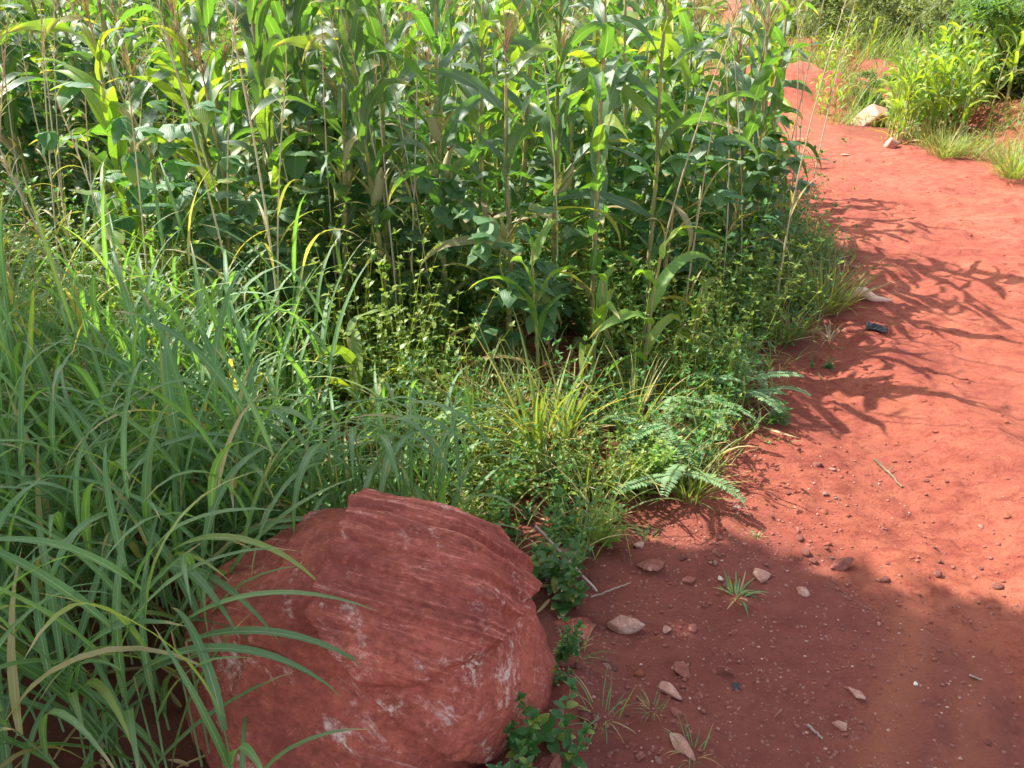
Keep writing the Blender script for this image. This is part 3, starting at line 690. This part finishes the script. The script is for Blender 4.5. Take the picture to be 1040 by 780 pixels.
P = pts_in(.0, 3.4, 1.0, 6.5, 1500, lambda x, y: (np.abs(x-left_edge(y)-.05) < .16) & (fbm(x*4, y*4, 2) > .05)); n = len(P)
for q in range(3): blades(b, P, U(0, 6.28, n), U(.2, 1.1, n), U(.02, .07, n), U(.003, .006, n), U(.1, 1., n), 'grass', S=4, C=3, fold=.2)
tag(obj('short_grass', b, M['grasslight']), 'short fine grass growing along the path edge', 'grass', kind='stuff')

# dark herbs right of the boulder
def herb_kind(H, shoots, leaf, wr=.5, mat='forb', nodes=6, name='weed_plant', spread=.09):
    root = empty(name); b = Buf(); n = shoots
    P = np.stack([U(-spread, spread, n), U(-spread, spread, n), np.zeros(n)], 1)
    herb_mass(b, P, U(.6, 1, n)*H, leaf, wr, nodes, S=4, branch=2); obj('foliage', b, M[mat], root); return Kind(root)
hk = [herb_kind(.17, 5, (.035, .05), .62), herb_kind(.12, 4, (.03, .042), .6), herb_kind(.22, 6, (.03, .045), .5, 'forblight')]
for px_, py_, i, sc, lb in [(548, 745, 0, 1.0, 'leafy weed with oval leaves at the lower right foot of the boulder'), (528, 775, 1, 1.1, 'small weed at the bottom edge of the photo against the boulder'),
                            (545, 610, 0, 1.15, 'dark leafy weed behind the right shoulder of the boulder'), (537, 660, 1, 1.0, 'small dark weed between the boulder and the pale pink stone'),
                            (590, 680, 1, .7, 'sparse creeping weed right of the boulder on shaded soil'), (610, 560, 2, .8, 'sunlit bushy weed behind the clear plastic scrap'),
                            (790, 440, 1, .9, 'round leaved weed at the edge of the sunny path below the feathery plants'), (660, 500, 2, .9, 'light green weed where the path bends round the plants'), (835, 378, 1, .55, 'tiny weed alone on the sunny path edge')]:
    p = on_ground(px_, py_); hk[i].put(p, U(0, 6), sc, lb, 'weed')

# ------------------------------------------------------------------ tufts on and beside the path
def tuft_kind(n, L, W, mat='grasslight', lean=.9, d=.1, e=(35, 85), name='grass_tuft', rad=.02):
    root = empty(name); b = Buf()
    P = np.stack([U(-rad, rad, n), U(-rad, rad, n), np.zeros(n)], 1)
    blades(b, P, np.arctan2(P[:, 1], P[:, 0])+U(-.6, .6, n), R(U(*e, n)), U(L*.5, L, n), U(W*.7, W, n), U(.2, lean, n), 'grass', S=9, C=3, fold=.2, curl=U(-.3, .3, n), roll=U(-.5, .5, n), d=np.where(U(0, 1, n) < d, .9, 0))
    obj('foliage', b, M[mat], root); return Kind(root)
tk = {'big': tuft_kind(170, .40, .008, lean=1.1, rad=.10), 'pale': tuft_kind(46, .62, .014, lean=1.3, rad=.04, d=.18, e=(45, 85)), 'small': tuft_kind(30, .075, .006, 'grass', 1.7, e=(8, 75), rad=.022, d=.2),
      'wiry': tuft_kind(26, .10, .0035, 'grass', 1.6, e=(5, 80), rad=.03, d=.3), 'mid': tuft_kind(60, .26, .008, rad=.05), 'tan': tuft_kind(30, .3, .007, 'straw', 1.4, e=(15, 70), rad=.04)}
for kd, px_, py_, sc, lb in [('big', 838, 312, 1.0, 'thick rounded grass tuft at the path edge left of the pale twisted lump'), ('big', 820, 260, .8, 'second grass tuft just behind the rounded one at the path edge'),
                             ('pale', 548, 470, 1.05, 'upright pale grass clump with long arching blades in front of the bare soil'), ('pale', 575, 455, .85, 'leaning pale grass clump right of the upright one'),
                             ('pale', 640, 450, .7, 'low pale grass clump between the young maize and the feathery plants'), ('pale', 480, 440, .7, 'pale grass clump left of the bare soil patch'),
                             ('small', 748, 605, 1.1, 'small green grass tuft alone on the shaded soil beside the white pebble'), ('wiry', 613, 728, 1.2, 'wiry grass tuft on the shaded soil right of the boulder'),
                             ('wiry', 703, 765, .9, 'wiry grass tuft growing through the broken tan stone'), ('wiry', 585, 668, 1.0, 'spindly grass tuft between the boulder and the stones'), ('small', 768, 545, .5, 'tiny sprout at the border of sun and shade on the path'),
                             ('wiry', 664, 722, .6, 'tiny wiry tuft beside the pair of pink stones'), ('small', 658, 545, .8, 'short tuft at the corner of the weeds by the pebbles'), ('mid', 700, 505, .8, 'grass tuft in front of the lowest feathery leaf'),
                             ('tan', 842, 345, .5, 'thin tan grass runner sprawling onto the path'), ('tan', 560, 490, .9, 'dead straw tuft at the foot of the upright pale clump'), ('mid', 800, 345, .9, 'green tuft under the weeds left of the sprawling runner')]:
    p = on_ground(px_, py_); tk[kd].put(p, U(0, 6), sc, lb, 'grass tuft')

# broad blades hanging over the path side foot of the boulder
yk = [maize_kind(.62, 0, 1, False, True, nleaf=7), maize_kind(.5, 0, 0, False, True, nleaf=6), maize_kind(.75, 0, 2, False, True, nleaf=8)]
for px_, py_, i, sc, lb in [(651, 402, 0, 1.0, 'young yellow green maize seedling with wide V leaves near the path'), (545, 400, 2, .9, 'young maize with one curled yellow leaf in front of the bare soil'), (372, 470, 1, 1.0, 'young maize seedling in the sunny weeds behind the boulder'),
                            (600, 395, 1, 1.0, 'small maize seedling between the split stalk and the V leaved seedling'), (700, 372, 1, .8, 'small maize seedling beside the feathery plants')]:
    p = on_ground(px_, py_); yk[i].put(p, U(0, 6), sc, lb, 'maize seedling')

# ------------------------------------------------------------------ feathery leaved plants
def feather_kind(nf, L, H):
    root = empty('feathery_plant'); sb = Buf(); lb = Buf()
    tube(sb, [[0, 0, 0], [.01, 0, H*.5], [.0, .01, H]], [.006, .005, .003], 6, .5, .1)
    for k in range(nf):
        a = k*2.4+U(-.3, .3); z = H*(.45+.55*k/nf)
        pos, dr = blades(sb, [[0, 0, z]], a, U(.1, .7), L*U(.8, 1.1), .003, U(.5, 1.1), 'thin', S=27, C=3, fold=.8)
        pos = pos[0]; dr = dr[0]
        for sgn in (-1, 1):
            m = 25; q = pos[1:1+m]+(pos[2:2+m]-pos[1:1+m])*.3 if len(pos) > m+1 else pos[1:m+1]
            m = len(q); aa = np.arctan2(dr[1:1+m, 1], dr[1:1+m, 0])+sgn*1.25
            ll = .030*np.sin(pi*np.linspace(.12, .93, m))**.5*U(.85, 1.1, m)
            blades(lb, q, aa, U(-.15, .15, m), ll, .0095, .2, 'oval', S=3, C=3, fold=.1)
    obj('stem', sb, M['stalk'], root); obj('foliage', lb, M['pinnate'], root); return Kind(root)
fk = [feather_kind(7, .27, .2), feather_kind(6, .22, .16), feather_kind(5, .29, .12)]
for px_, py_, i, sc, rz, lb in [(690, 500, 2, 1.05, 1.0, 'feathery leaved plant spreading a fan of leaflets toward the path bend'), (672, 470, 0, .9, 2.0, 'feathery leaved plant with stem among the pale grass'), (752, 418, 1, 1.0, .5, 'feathery plant with two flat fronds beside the round leaved weed'),
                            (735, 385, 1, .9, 3.0, 'feathery plant with fronds level with the young maize top'), (712, 440, 0, .8, 4.1, 'feathery plant in the middle of the feathery group'), (775, 410, 2, .7, 5.0, 'small feathery plant nearest the sunny path')]:
    p = on_ground(px_, py_); fk[i].put(p, rz, sc, lb, 'feathery plant')

# ------------------------------------------------------------------ bushes
def bush_kind(name, rad, ht, n, leaf, mat, wr=.5, stems=7, lumps=9, dens=1.):
    root = empty(name); sb = Buf(); lb = Buf()
    cen = []
    for k in range(lumps):
        a = U(0, 6.28); rr = rad*U(.1, .75); z = ht*U(.08, .85); cen.append((cos(a)*rr, sin(a)*rr, z, rad*U(.28, .5)))
    for c in cen[:stems]: tube(sb, [[0, 0, -.05], [c[0]*.3, c[1]*.3, c[2]*.4], c[:3]], [.022*ht, .013*ht, .003*ht], 6, .5, .5)
    for k in range(n//14):                                # twigs carrying leaves
        c = cen[rng.integers(lumps)]; v = rng.normal(size=3); v /= np.linalg.norm(v); v[2] = abs(v[2])*.9-.15
        st = np.array(c[:3]); tip = st+v*c[3]*U(.6, 1.35)
        m = 14; t = U(.25, 1, m)[:, None]; P = st+(tip-st)*t+rng.normal(size=(m, 3))*.02
        P[:, 2] = np.maximum(P[:, 2], .02)
        blades(lb, P, np.arctan2(v[1], v[0])+U(-1.6, 1.6, m), U(-.2, 1.2, m), U(.6, 1.2, m)*leaf, leaf*wr*U(.7, 1.1, m), U(.2, 1.4, m), 'ovate', S=3, C=3, fold=.15, r=np.clip(U(0, 1)+U(-.3, .3, m), 0, 1))
    obj('stems', sb, M['bark'], root); obj('crown', lb, M[mat], root); return Kind(root)
uk = {'dark': [bush_kind('leafy_bush', .75, 1.1, 5200, .07, 'bush', .42), bush_kind('leafy_bush', .7, 1.0, 4600, .085, 'bush', .35)],
      'pale': [bush_kind('pale_bush', 1.2, 1.0, 9000, .085, 'palebush', .35, lumps=16), bush_kind('pale_bush', 1.1, .9, 8500, .10, 'palebush', .25, lumps=16)],
      'far': [bush_kind('green_bush', 1.2, 1.1, 5000, .09, 'bush', .45, lumps=14), bush_kind('green_bush', 1.4, 1.3, 5000, .11, 'bush', .4, lumps=14)]}
def at(px_, dist):
    """ground point along the column of a photo pixel at a given forward distance"""
    x = (px_-520)/FPX*(dist*cos(PITCH)+EYE*sin(PITCH)); return np.array([x, dist, float(terrain(x, dist))-.03])
for kd, i, px_, d_, sc, lb in [('dark', 0, 1022, 9.4, 1.15, 'dark leafy bush overhanging the cut red bank at the right'), ('dark', 1, 1075, 9.0, 1.1, 'dark leafy bush cut by the right edge of the picture above the bank'),
                            ('dark', 1, 1000, 10.4, 1.0, 'dark bush behind the bank with its top at the upper right corner'), ('dark', 0, 1055, 11.0, 1.0, 'large dark bush rising behind the bank bushes at the corner'),
                            ('dark', 0, 876, 10.9, .55, 'small dark bush above the pale rock and left of the young maize'), ('dark', 1, 950, 11.2, .95, 'dark bush directly behind the young maize patch'),
                            ('pale', 0, 850, 15.8, 1.3, 'pale rounded bush beyond the red mound'), ('pale', 1, 915, 14.5, 1.35, 'pale bush with yellowish twigs above the young maize patch'), ('pale', 0, 985, 16, 1.6, 'large pale bush behind the dark corner bushes'),
                            ('pale', 1, 885, 19, 1.3, 'taller pale bush between the two rounded ones beyond the mound'), ('pale', 1, 800, 18, .8, 'low pale bush above the left end of the red mound')]:
    uk[kd][i].put(at(px_, d_), U(0, 6), sc, lb, 'bush')
n_far = 0
for d_ in (13.5, 16, 19, 24, 31, 41):
    for x in np.arange(-.75*d_, .8*d_, 1.9*(d_/14)**.8):
        x2 = x+U(-.6, .6); y2 = d_+U(-1.2, 1.2)
        px_ = project(np.array([x2, y2, 0.]))[0]
        if px_ > 690 and d_ < 20 : continue
        kd = 'pale' if U(0, 1) < .8 else 'far'
        s_ = U(.75, 1.05)*(1 if d_ < 20 else (d_/20)**.6)*(.62 if px_ > 590 and d_ < 30 else 1)
        if px_ > 740 and px_ < 810 and d_ > 20: s_ *= .6
        uk[kd][rng.integers(2)].put((x2, y2, float(terrain(x2, y2))-.05), U(0, 6), s_, ('pale' if kd == 'pale' else 'green')+' bush on the slope behind the field, '+('near its foot' if d_ < 17 else 'half way up' if d_ < 26 else 'high up')+', '+['far left', 'left', 'centre', 'toward the path', 'beyond the mound'][int(np.searchsorted([150, 400, 620, 780], px_))], 'bush', 'bushes scattered on the far slope'); n_far += 1
print('FARBUSH', n_far)

# pale dry grass on the slope behind
b = Buf()
P = pts_in(-9, 14, 10.2, 22, 16000, lambda x, y: (path_mask(x, y) < .3) & ((x > right_edge(y)+.2) | (y > 12.9) | (x < left_edge(y)-.4)) & visible(x, y) & (fbm(x*.7, y*.7, 2) > -.3)); n = len(P)
for q in range(4): blades(b, P+np.c_[U(-.12, .12, (n, 2)), np.zeros(n)], U(0, 6.28, n), U(.9, 1.45, n), U(.25, .75, n), U(.008, .016, n), U(.2, 1.1, n), 'grass', S=4, C=2, fold=0, d=np.where(U(0, 1, n) < .12, .8, 0))
tag(obj('slope_grass', b, M['slope']), 'pale tall grass covering the slope behind the red mound', 'grass', kind='stuff')
# weeds on the bank at the right
b = Buf()
P = pts_in(3.2, 8, 7.0, 12.6, 5000, lambda x, y: (x > right_edge(y)+.0+.3*fbm(x*1.5, y*1.5, 2)) & visible(x, y) & (fbm(x*1.2+9, y*1.2, 2) > -.3) & ((x-3.9)**2+(y-9.4)**2 > .22)); n = len(P)
for q in range(4): blades(b, P+np.c_[U(-.08, .08, (n, 2)), np.zeros(n)], U(0, 6.28, n), U(.6, 1.4, n), U(.08, .30, n), U(.005, .011, n), U(.2, 1.3, n), 'grass', S=4, C=3, fold=.2)
tag(obj('bank_grass', b, M['grasslight']), 'short green grass on the bank at the right of the path', 'grass', kind='stuff')
for px_, py_, sc, lb in [(958, 160, 1.0, 'grass tuft at the right path edge below the young maize patch'), (1028, 180, 1.2, 'grass tuft on the bank at the right picture edge')]:
    p = on_ground(px_, py_); tk['big'].put(p, U(0, 6), sc, lb, 'grass tuft')
# young maize patch
yk2 = [maize_kind(.8, 0, 1, False, True, nleaf=9), maize_kind(.7, 0, 1, False, True, nleaf=8), maize_kind(.9, 0, 2, False, True, nleaf=9)]
for k in range(95):
    px_ = U(900, 1015); d_ = U(8.7, 10.4)
    yk2[k % 3].put(at(px_, d_), U(0, 6), U(.75, 1.05), 'pale young maize plant of the right hand patch, '+('front' if d_ < 9.1 else 'middle' if d_ < 9.5 else 'back')+' of its '+('pale rock end' if px_ < 915 else 'centre' if px_ < 950 else 'dark bush end'), 'maize plant', 'young maize plants in the patch right of the path')
for k, (px_, d_) in enumerate([(832, 10.3), (838, 10.6), (846, 10.2), (826, 10.7), (852, 10.7), (840, 11.0), (830, 11.1), (858, 11.1)]):
    yk2[k % 3].put(at(px_, d_), U(0, 6), U(.5, .7), 'young maize plant of the small group at the foot of the red mound', 'maize plant', 'young maize plants at the foot of the mound')
for k in range(26):
    px_ = U(745, 880); d_ = U(13.2, 15.0)
    yk2[k % 3].put(at(px_, d_), U(0, 6), U(.7, .95), 'pale young maize plant above the red mound, '+('left' if px_ < 790 else 'middle' if px_ < 835 else 'right')+(' and nearer' if d_ < 14 else ' and farther')+' on the slope', 'maize plant', 'young maize plants above the mound')

# ------------------------------------------------------------------ stones
def stone_kind(seed, name='stone', flatn=.6, ang=20, sub=4):
    rs = np.random.default_rng(seed); bm = bmesh.new(); bmesh.ops.create_icosphere(bm, subdivisions=sub, radius=1)
    P = np.array([v.co[:] for v in bm.verts]); F = np.array([[v.index for v in f.verts] for f in bm.faces]); bm.free()
    acc = 0
    for k in range(11):
        nn = rs.normal(size=3); nn /= np.linalg.norm(nn); acc = acc+(np.maximum(P@nn, 0)/rs.uniform(.36, .55))**ang
    Q = P/(acc[:, None]**(1/ang)+.10)
    Q = Q*(1+.10*fbm(Q[:, 0]*3+seed, Q[:, 1]*3+Q[:, 2]*2, 4)[:, None]); Q[:, 2] *= flatn; Q /= np.abs(Q[:, :2]).max()*2
    return Q, F
def stone(seed, px_, py_, wpx, lb, mat='stone', cat='stone', fl=.6, asp=1., rz=None, name='stone', sink=.3, group=None):
    p = on_ground(px_, py_); dep = p[1]*cos(PITCH)+(EYE-p[2])*sin(PITCH); s = wpx/FPX*dep
    Q, F = stone_kind(seed, flatn=fl); b = Buf(); b.add(Q*[s, s*asp, s], F)
    h = Q[:, 2].max()*s
    o = obj(name, b, M[mat], loc=(p[0], p[1], float(terrain(p[0], p[1]))+h*(1-sink*2)*.9)); o.rotation_euler = (U(-.15, .15), U(-.15, .15), U(0, 6) if rz is None else rz)
    return tag(o, lb, cat, group)
stone(1, 629, 637, 42, 'palest pink angular stone beside the boulder, biggest of the loose stones', 'palestone', fl=.75, rz=.4)
stone(2, 690, 680, 33, 'brownish pink stone resting against the tan oval one', fl=.7)
stone(3, 676, 699, 32, 'tan oval stone touching the brownish pink stone', 'palestone', fl=.55, rz=1.1, asp=1.3)
stone(4, 688, 752, 44, 'tan broken stone near the bottom edge with a wiry tuft in front', 'palestone', fl=.5, asp=1.2)
stone(5, 731, 590, 13, 'small white pebble left of the lone grass tuft', 'whitestone', 'pebble', fl=.5)
stone(6, 773, 586, 26, 'tan blocky stone right of the lone grass tuft', 'palestone')
stone(7, 786, 730, 30, 'pinkish flat stone half buried near the bottom middle of the path', fl=.4, asp=.7)
stone(8, 734, 680, 36, 'low reddish slab level with the soil right of the brownish pink stone', fl=.3, asp=.5, rz=0)
stone(9, 853, 738, 18, 'small pale stone at the left side of the lower wheel track', 'palestone', 'pebble')
stone(10, 870, 706, 18, 'small grey pink stone above the pale one by the lower wheel track', 'palestone', 'pebble', fl=.4)
stone(11, 700, 590, 17, 'reddish pebble between the white pebble and the pink stone', cat='pebble')
stone(12, 649, 555, 16, 'tan pebble at the corner of the weeds', 'palestone', 'pebble')
stone(13, 677, 640, 12, 'tiny pale pebble right of the biggest loose stone', 'palestone', 'pebble')
stone(14, 704, 641, 16, 'dull pink pebble above the brownish pink stone', cat='pebble')
stone(15, 709, 707, 13, 'round pink pebble right of the tan oval stone', cat='pebble')
stone(16, 815, 600, 20, 'tan clod at the edge of the sunlight', 'palestone')
stone(17, 852, 576, 26, 'reddish clod exactly on the shadow border', fl=.4)
stone(18, 585, 640, 62, 'broad dark red stone half hidden between the boulder and the pale pink stone', 'boulder', fl=.35, rz=0, asp=.8)
stone(19, 688, 726, 18, 'pinkish pebble between the tan oval and the tan broken stone', cat='pebble')
stone(20, 565, 778, 22, 'pinkish stone cut by the bottom edge of the picture', cat='stone')
stone(21, 661, 575, 30, 'reddish clod below the tan pebble', fl=.3)
stone(6, 886, 126, 54, 'pale tan rock beside the young maize patch', 'palestone', 'rock', name='pale_rock', fl=.85, asp=.9, rz=.3, sink=.22)
stone(23, 905, 150, 20, 'smaller pale rock in front of the pale tan one', 'palestone', 'rock', name='pale_rock', fl=.7)
stone(24, 858, 158, 12, 'pinkish stone on the far path in front of the pale rock', 'palestone')
stone(25, 835, 243, 14, 'pale chip of stone by the second grass tuft', 'palestone', 'pebble')
stone(26, 868, 272, 10, 'tan chip near the path edge above the pale twisted lump', 'palestone', 'pebble')
stone(27, 650, 768, 10, 'round pink pebble left of the tan broken stone', cat='pebble')
stone(28, 930, 695, 9, 'tiny white chip in the lower wheel track', 'whitestone', 'pebble')
stone(29, 725, 560, 14, 'reddish pebble on the dim soil above the white pebble', cat='pebble')
stone(30, 580, 566, 30, 'grey tan stone under the dry stick by the weeds', 'palestone', fl=.5)
sm = []
for k in range(6):
    Q, F = stone_kind(40+k, sub=2); b = Buf(); b.add(Q, F); sm.append(b)
gr = Kind(tag(obj('small_pebble', sm[0], M['stone'])))
kinds = [gr]+[Kind(obj('small_pebble', q, M[['stone', 'palestone'][i % 2]])) for i, q in enumerate(sm[1:])]
P = pts_in(.02, 2.4, 1.05, 2.6, 900, lambda x, y: (x > left_edge(y)+.03) & (fbm(x*1.4, y*1.4, 2)+.5*(1.35-x) > U(-.3, .6, len(x))))[:150]
for p in P:
    s = .012+.030*U(0, 1)**3
    kinds[rng.integers(6)].put((p[0], p[1], p[2]+s*.08), U(0, 6), s, ['tiny', 'small', 'larger'][int(s > .018)+int(s > .028)]+' pink pebble '+['close to the boulder', 'beside the tan oval stone', 'on the lower path', 'by the wheel track'][int(np.searchsorted([.2, .55, 1.0], p[0]))]+(' at the bottom of the picture' if p[1] < 1.35 else ' below the lone tuft' if p[1] < 1.8 else ' above the lone tuft'), 'pebble', 'small pebbles strewn beside the boulder')
# fine gravel: nobody could count it
b = Buf()
P = pts_in(.0, 3.2, .95, 3.6, 15000, lambda x, y: (x > left_edge(y)-.02) & (fbm(x*2, y*2, 3)*.5+(1.5-x)*.5-.25*(y-1.5) > U(-.55, .75, len(x))))
Q, F = stone_kind(77, sub=1)
for p in P:
    s = .004+.014*U(0, 1)**3; a = U(0, 6.28); ca, sa = cos(a), sin(a)
    b.add(np.c_[Q[:, 0]*ca-Q[:, 1]*sa, Q[:, 0]*sa+Q[:, 1]*ca, Q[:, 2]]*s*[1, U(.6, 1), 1]+p+[0, 0, s*.1], F, U(0, 1))
tag(obj('gravel', b, M['stone']), 'fine gravel and grit on the shaded soil', 'gravel', kind='stuff')
b = Buf()
P = pts_in(.0, 2.6, .95, 3.2, 5000, lambda x, y: (x > left_edge(y)-.02) & (fbm(x*2.4+7, y*2.4, 3)*.5+(1.4-x)*.45-.3*(y-1.5) > U(-.3, .7, len(x))))
for p in P:
    s = .003+.009*U(0, 1)**3; a = U(0, 6.28); ca, sa = cos(a), sin(a)
    b.add(np.c_[Q[:, 0]*ca-Q[:, 1]*sa, Q[:, 0]*sa+Q[:, 1]*ca, Q[:, 2]]*s*[1, U(.6, 1), 1]+p+[0, 0, s*.15], F, U(0, 1))
tag(obj('pale_grit', b, M['grit']), 'pale grit scattered on the shaded soil', 'grit', kind='stuff')
# soil clods and crumbs on the sunny path
b = Buf()
P = pts_in(.3, 5.2, 1.5, 9.5, 9000, lambda x, y: (path_mask(x, y) > .8) & visible(x, y) & (fbm(x*1.7+4, y*1.7, 3) > U(-.35, .5, len(x))))[:5000]
for p in P:
    s = .006+.030*U(0, 1)**4; a = U(0, 6.28); ca, sa = cos(a), sin(a)
    b.add(np.c_[Q[:, 0]*ca-Q[:, 1]*sa, Q[:, 0]*sa+Q[:, 1]*ca, Q[:, 2]*.8]*s*[1, U(.6, 1), 1]+p, F, 1., None, 0., 1.)
tag(obj('soil_crumbs', b, M['soil']), 'red crumbs of soil lying on the sunny path', 'soil', kind='stuff')

# ------------------------------------------------------------------ odds and ends
def lump_on_path():
    p = on_ground(880, 306); t = np.linspace(0, 1, 18)
    c = np.stack([(t-.5)*.25, .02*np.sin(t*5), .018+.030*np.sin(pi*np.clip(t*1.5, 0, 1))*(t < .67)+.0*t], 1)
    r_ = .006+.026*np.sin(pi*t**.7)**.8*(1-.35*t)
    b = Buf(); tube(b, c, r_, 14); V = b.V[0]; V += .006*fbm(V[:, 0]*40, V[:, 1]*40+V[:, 2]*30, 3)[:, None]; b.V[0] = V
    tube(b, [c[2], c[2]+[-.03, -.02, -.012], c[2]+[-.045, -.045, -.02]], [.018, .016, .008], 10)
    return tag(obj('root_chunk', b, M['chunk'], loc=(p[0], p[1], p[2])), 'pale pinkish twisted lump lying on the sunny path beside the grass tuft', 'root')
M['chunk'] = plain_mat('pale_chunk', (.52, .30, .23), (.68, .46, .37), 18, .75, .4, .004)
lump_on_path()
def stick(pts_px, rad, lb, mat='twig', lift=(0, 0)):
    P = [on_ground(*q) for q in pts_px]; P = np.array([[q[0], q[1], q[2]+rad+l] for q, l in zip(P, lift)])
    t = np.linspace(0, 1, 14); T = np.stack([np.interp(t, np.linspace(0, 1, len(P)), P[:, k]) for k in range(3)], 1); T[1:-1] += rng.normal(size=(12, 3))*rad*.22
    b = Buf(); tube(b, T, np.linspace(rad, rad*.6, 14), 7)
    k = T[7]
    if rad > .0055: tube(b, [k, k+[rad*5, rad*4, rad*2]], [rad*.5, rad*.25], 5)
    return tag(obj('stick', b, M[mat]), lb, 'stick')
stick([(543, 562), (575, 582), (606, 605)], .006, 'pale dry stick slanting down from the weeds over the plastic scrap', lift=(.10, .05, .01))
stick([(888, 468), (900, 480), (916, 496)], .006, 'dark stick lying on the sunny path', 'bark', (0, .004, 0))
stick([(984, 687), (997, 692)], .003, 'tiny pale twig on the shaded path at the right', lift=(.002, .002))
stick([(820, 738), (835, 752)], .004, 'small pale twig left of the small pale stone', lift=(.002, .002))
stick([(600, 610), (640, 598)], .003, 'thin dry twig lying across the soil above the pale pink stone', lift=(.01, .02))

def scrap(name, px_, py_, wpx, mat, lb, cat, hgt=.3, asp=.8, n=22):
    p = on_ground(px_, py_); dep = p[1]*cos(PITCH)+(EYE-p[2])*sin(PITCH); s = wpx/FPX*dep
    g = np.linspace(-1, 1, n); A, B_ = np.meshgrid(g, g)
    k = 1-.28*fbm(A*1.1+px_, B_*1.1, 2)
    H_ = np.abs(fbm(A*2.2+px_, B_*2.2, 3))*hgt*s*(1-.5*np.maximum(abs(A), abs(B_))**2)
    V = np.stack([A*s/2*k, B_*s/2*asp*k, H_+.004], -1); i = np.arange(n*n).reshape(n, n)
    F = np.stack([i[:-1, :-1], i[:-1, 1:], i[1:, 1:], i[1:, :-1]], -1).reshape(-1, 4)
    b = Buf(); b.add(V, F); o = obj(name, b, mat, loc=p); o.rotation_euler = (0, 0, U(-.6, .6))
    sm_ = o.modifiers.new('thick', 'SOLIDIFY'); sm_.thickness = .0012; return tag(o, lb, cat)
pm, nt_ = newmat('clear_plastic'); n_ = N(nt_); pr = n_.new('ShaderNodeBsdfPrincipled'); pr.inputs['Base Color'].default_value = (.75, .72, .72, 1)
pr.inputs['Transmission Weight'].default_value = .75; pr.inputs['Roughness'].default_value = .12; pr.inputs['IOR'].default_value = 1.4
n_.link(n_.bump(n_.noise(n_.coord('Object'), 30, 4), .5, .005), pr.inputs['Normal']); n_.link(pr.outputs[0], n_.new('ShaderNodeOutputMaterial').inputs[0])
scrap('plastic_scrap', 567, 583, 34, pm, 'crumpled clear plastic scrap under the pale dry stick', 'plastic scrap', .8, .7)
bl = plain_mat('blue_plastic', (.022, .024, .032), (.045, .046, .056), 20, .45, .3)
scrap('plastic_scrap', 890, 334, 19, bl, 'dark blue plastic scrap pressed into the sunny path', 'plastic scrap', .25, .9)
scrap('plastic_scrap', 748, 698, 8, bl, 'small blue grey plastic scrap in the shaded soil', 'plastic scrap', .2, 1.2)

# ------------------------------------------------------------------ shade tree standing outside the picture, left of the camera
def shade_tree():
    root = empty('shade_tree')
    hz = 4.6
    ctr = []                                               # shadow centres on the ground, pushed back along the sun
    ax = np.array([cos(SUN_AHEAD), -sin(SUN_AHEAD)]); nrm = np.array([-ax[1], ax[0]])
    e0_ = np.array([.40, 2.12]);                            # a point of the shadow's edge on the ground
    lb = Buf()
    A = []
    n = 15500
    t = U(-3.1, 2.9, n); dd = U(-.4, 3.4, n)                  # along the edge, and away from it towards the camera
    edge = .10*fbm(t*3.6, t*0+4, 3)+.0+.75*np.exp(-((t+.90)/.65)**2)-.16*np.clip(t-.1, 0, 1.6)
    keep = dd > edge
    t, dd = t[keep], dd[keep]; n = len(t)
    zz = hz + U(-.8, .8, n)*np.clip(.35+dd, .1, 1)+.5*np.sin(t*1.7)
    G = e0_+ax*t[:, None]-nrm*dd[:, None]
    P = np.c_[G, np.zeros(n)]+SUN_DIR*(zz/SUN_DIR[2])[:, None]
    blades(lb, P, U(0, 6.28, n), U(-.4, .7, n), U(.13, .22, n), U(.07, .11, n), U(.2, 1., n), 'ovate', S=3, C=3, fold=.1)
    c0 = P.mean(0); base = np.array([c0[0]-.5, c0[1]-.3, 0]); base[2] = float(terrain(base[0], base[1]))-.1
    V = lb.V[0]-base; lb.V[0] = V
    sb = Buf(); tube(sb, [[0, 0, 0], [.06, .03, 1.2], [.1, .1, 2.6], [.2, .1, 3.6]], [.26, .2, .16, .10], 14)
    tr = obj('trunk', sb, M['bark'], root)
    bb = Buf()
    for k in range(16):
        q = P[rng.integers(n)]-base; m_ = q*.5+[0, 0, .2]; m_[2] = max(m_[2], 2.6)
        tube(bb, [[.1, .1, 2.5+U(0, .8)], m_, q], [.07, .04, .01], 7)
    obj('branches', bb, M['bark'], root); obj('crown', lb, M['bush'], root)
    root.location = base
    return tag(root, 'broad dense tree whose shade falls on the boulder and the near soil', 'tree')
shade_tree()
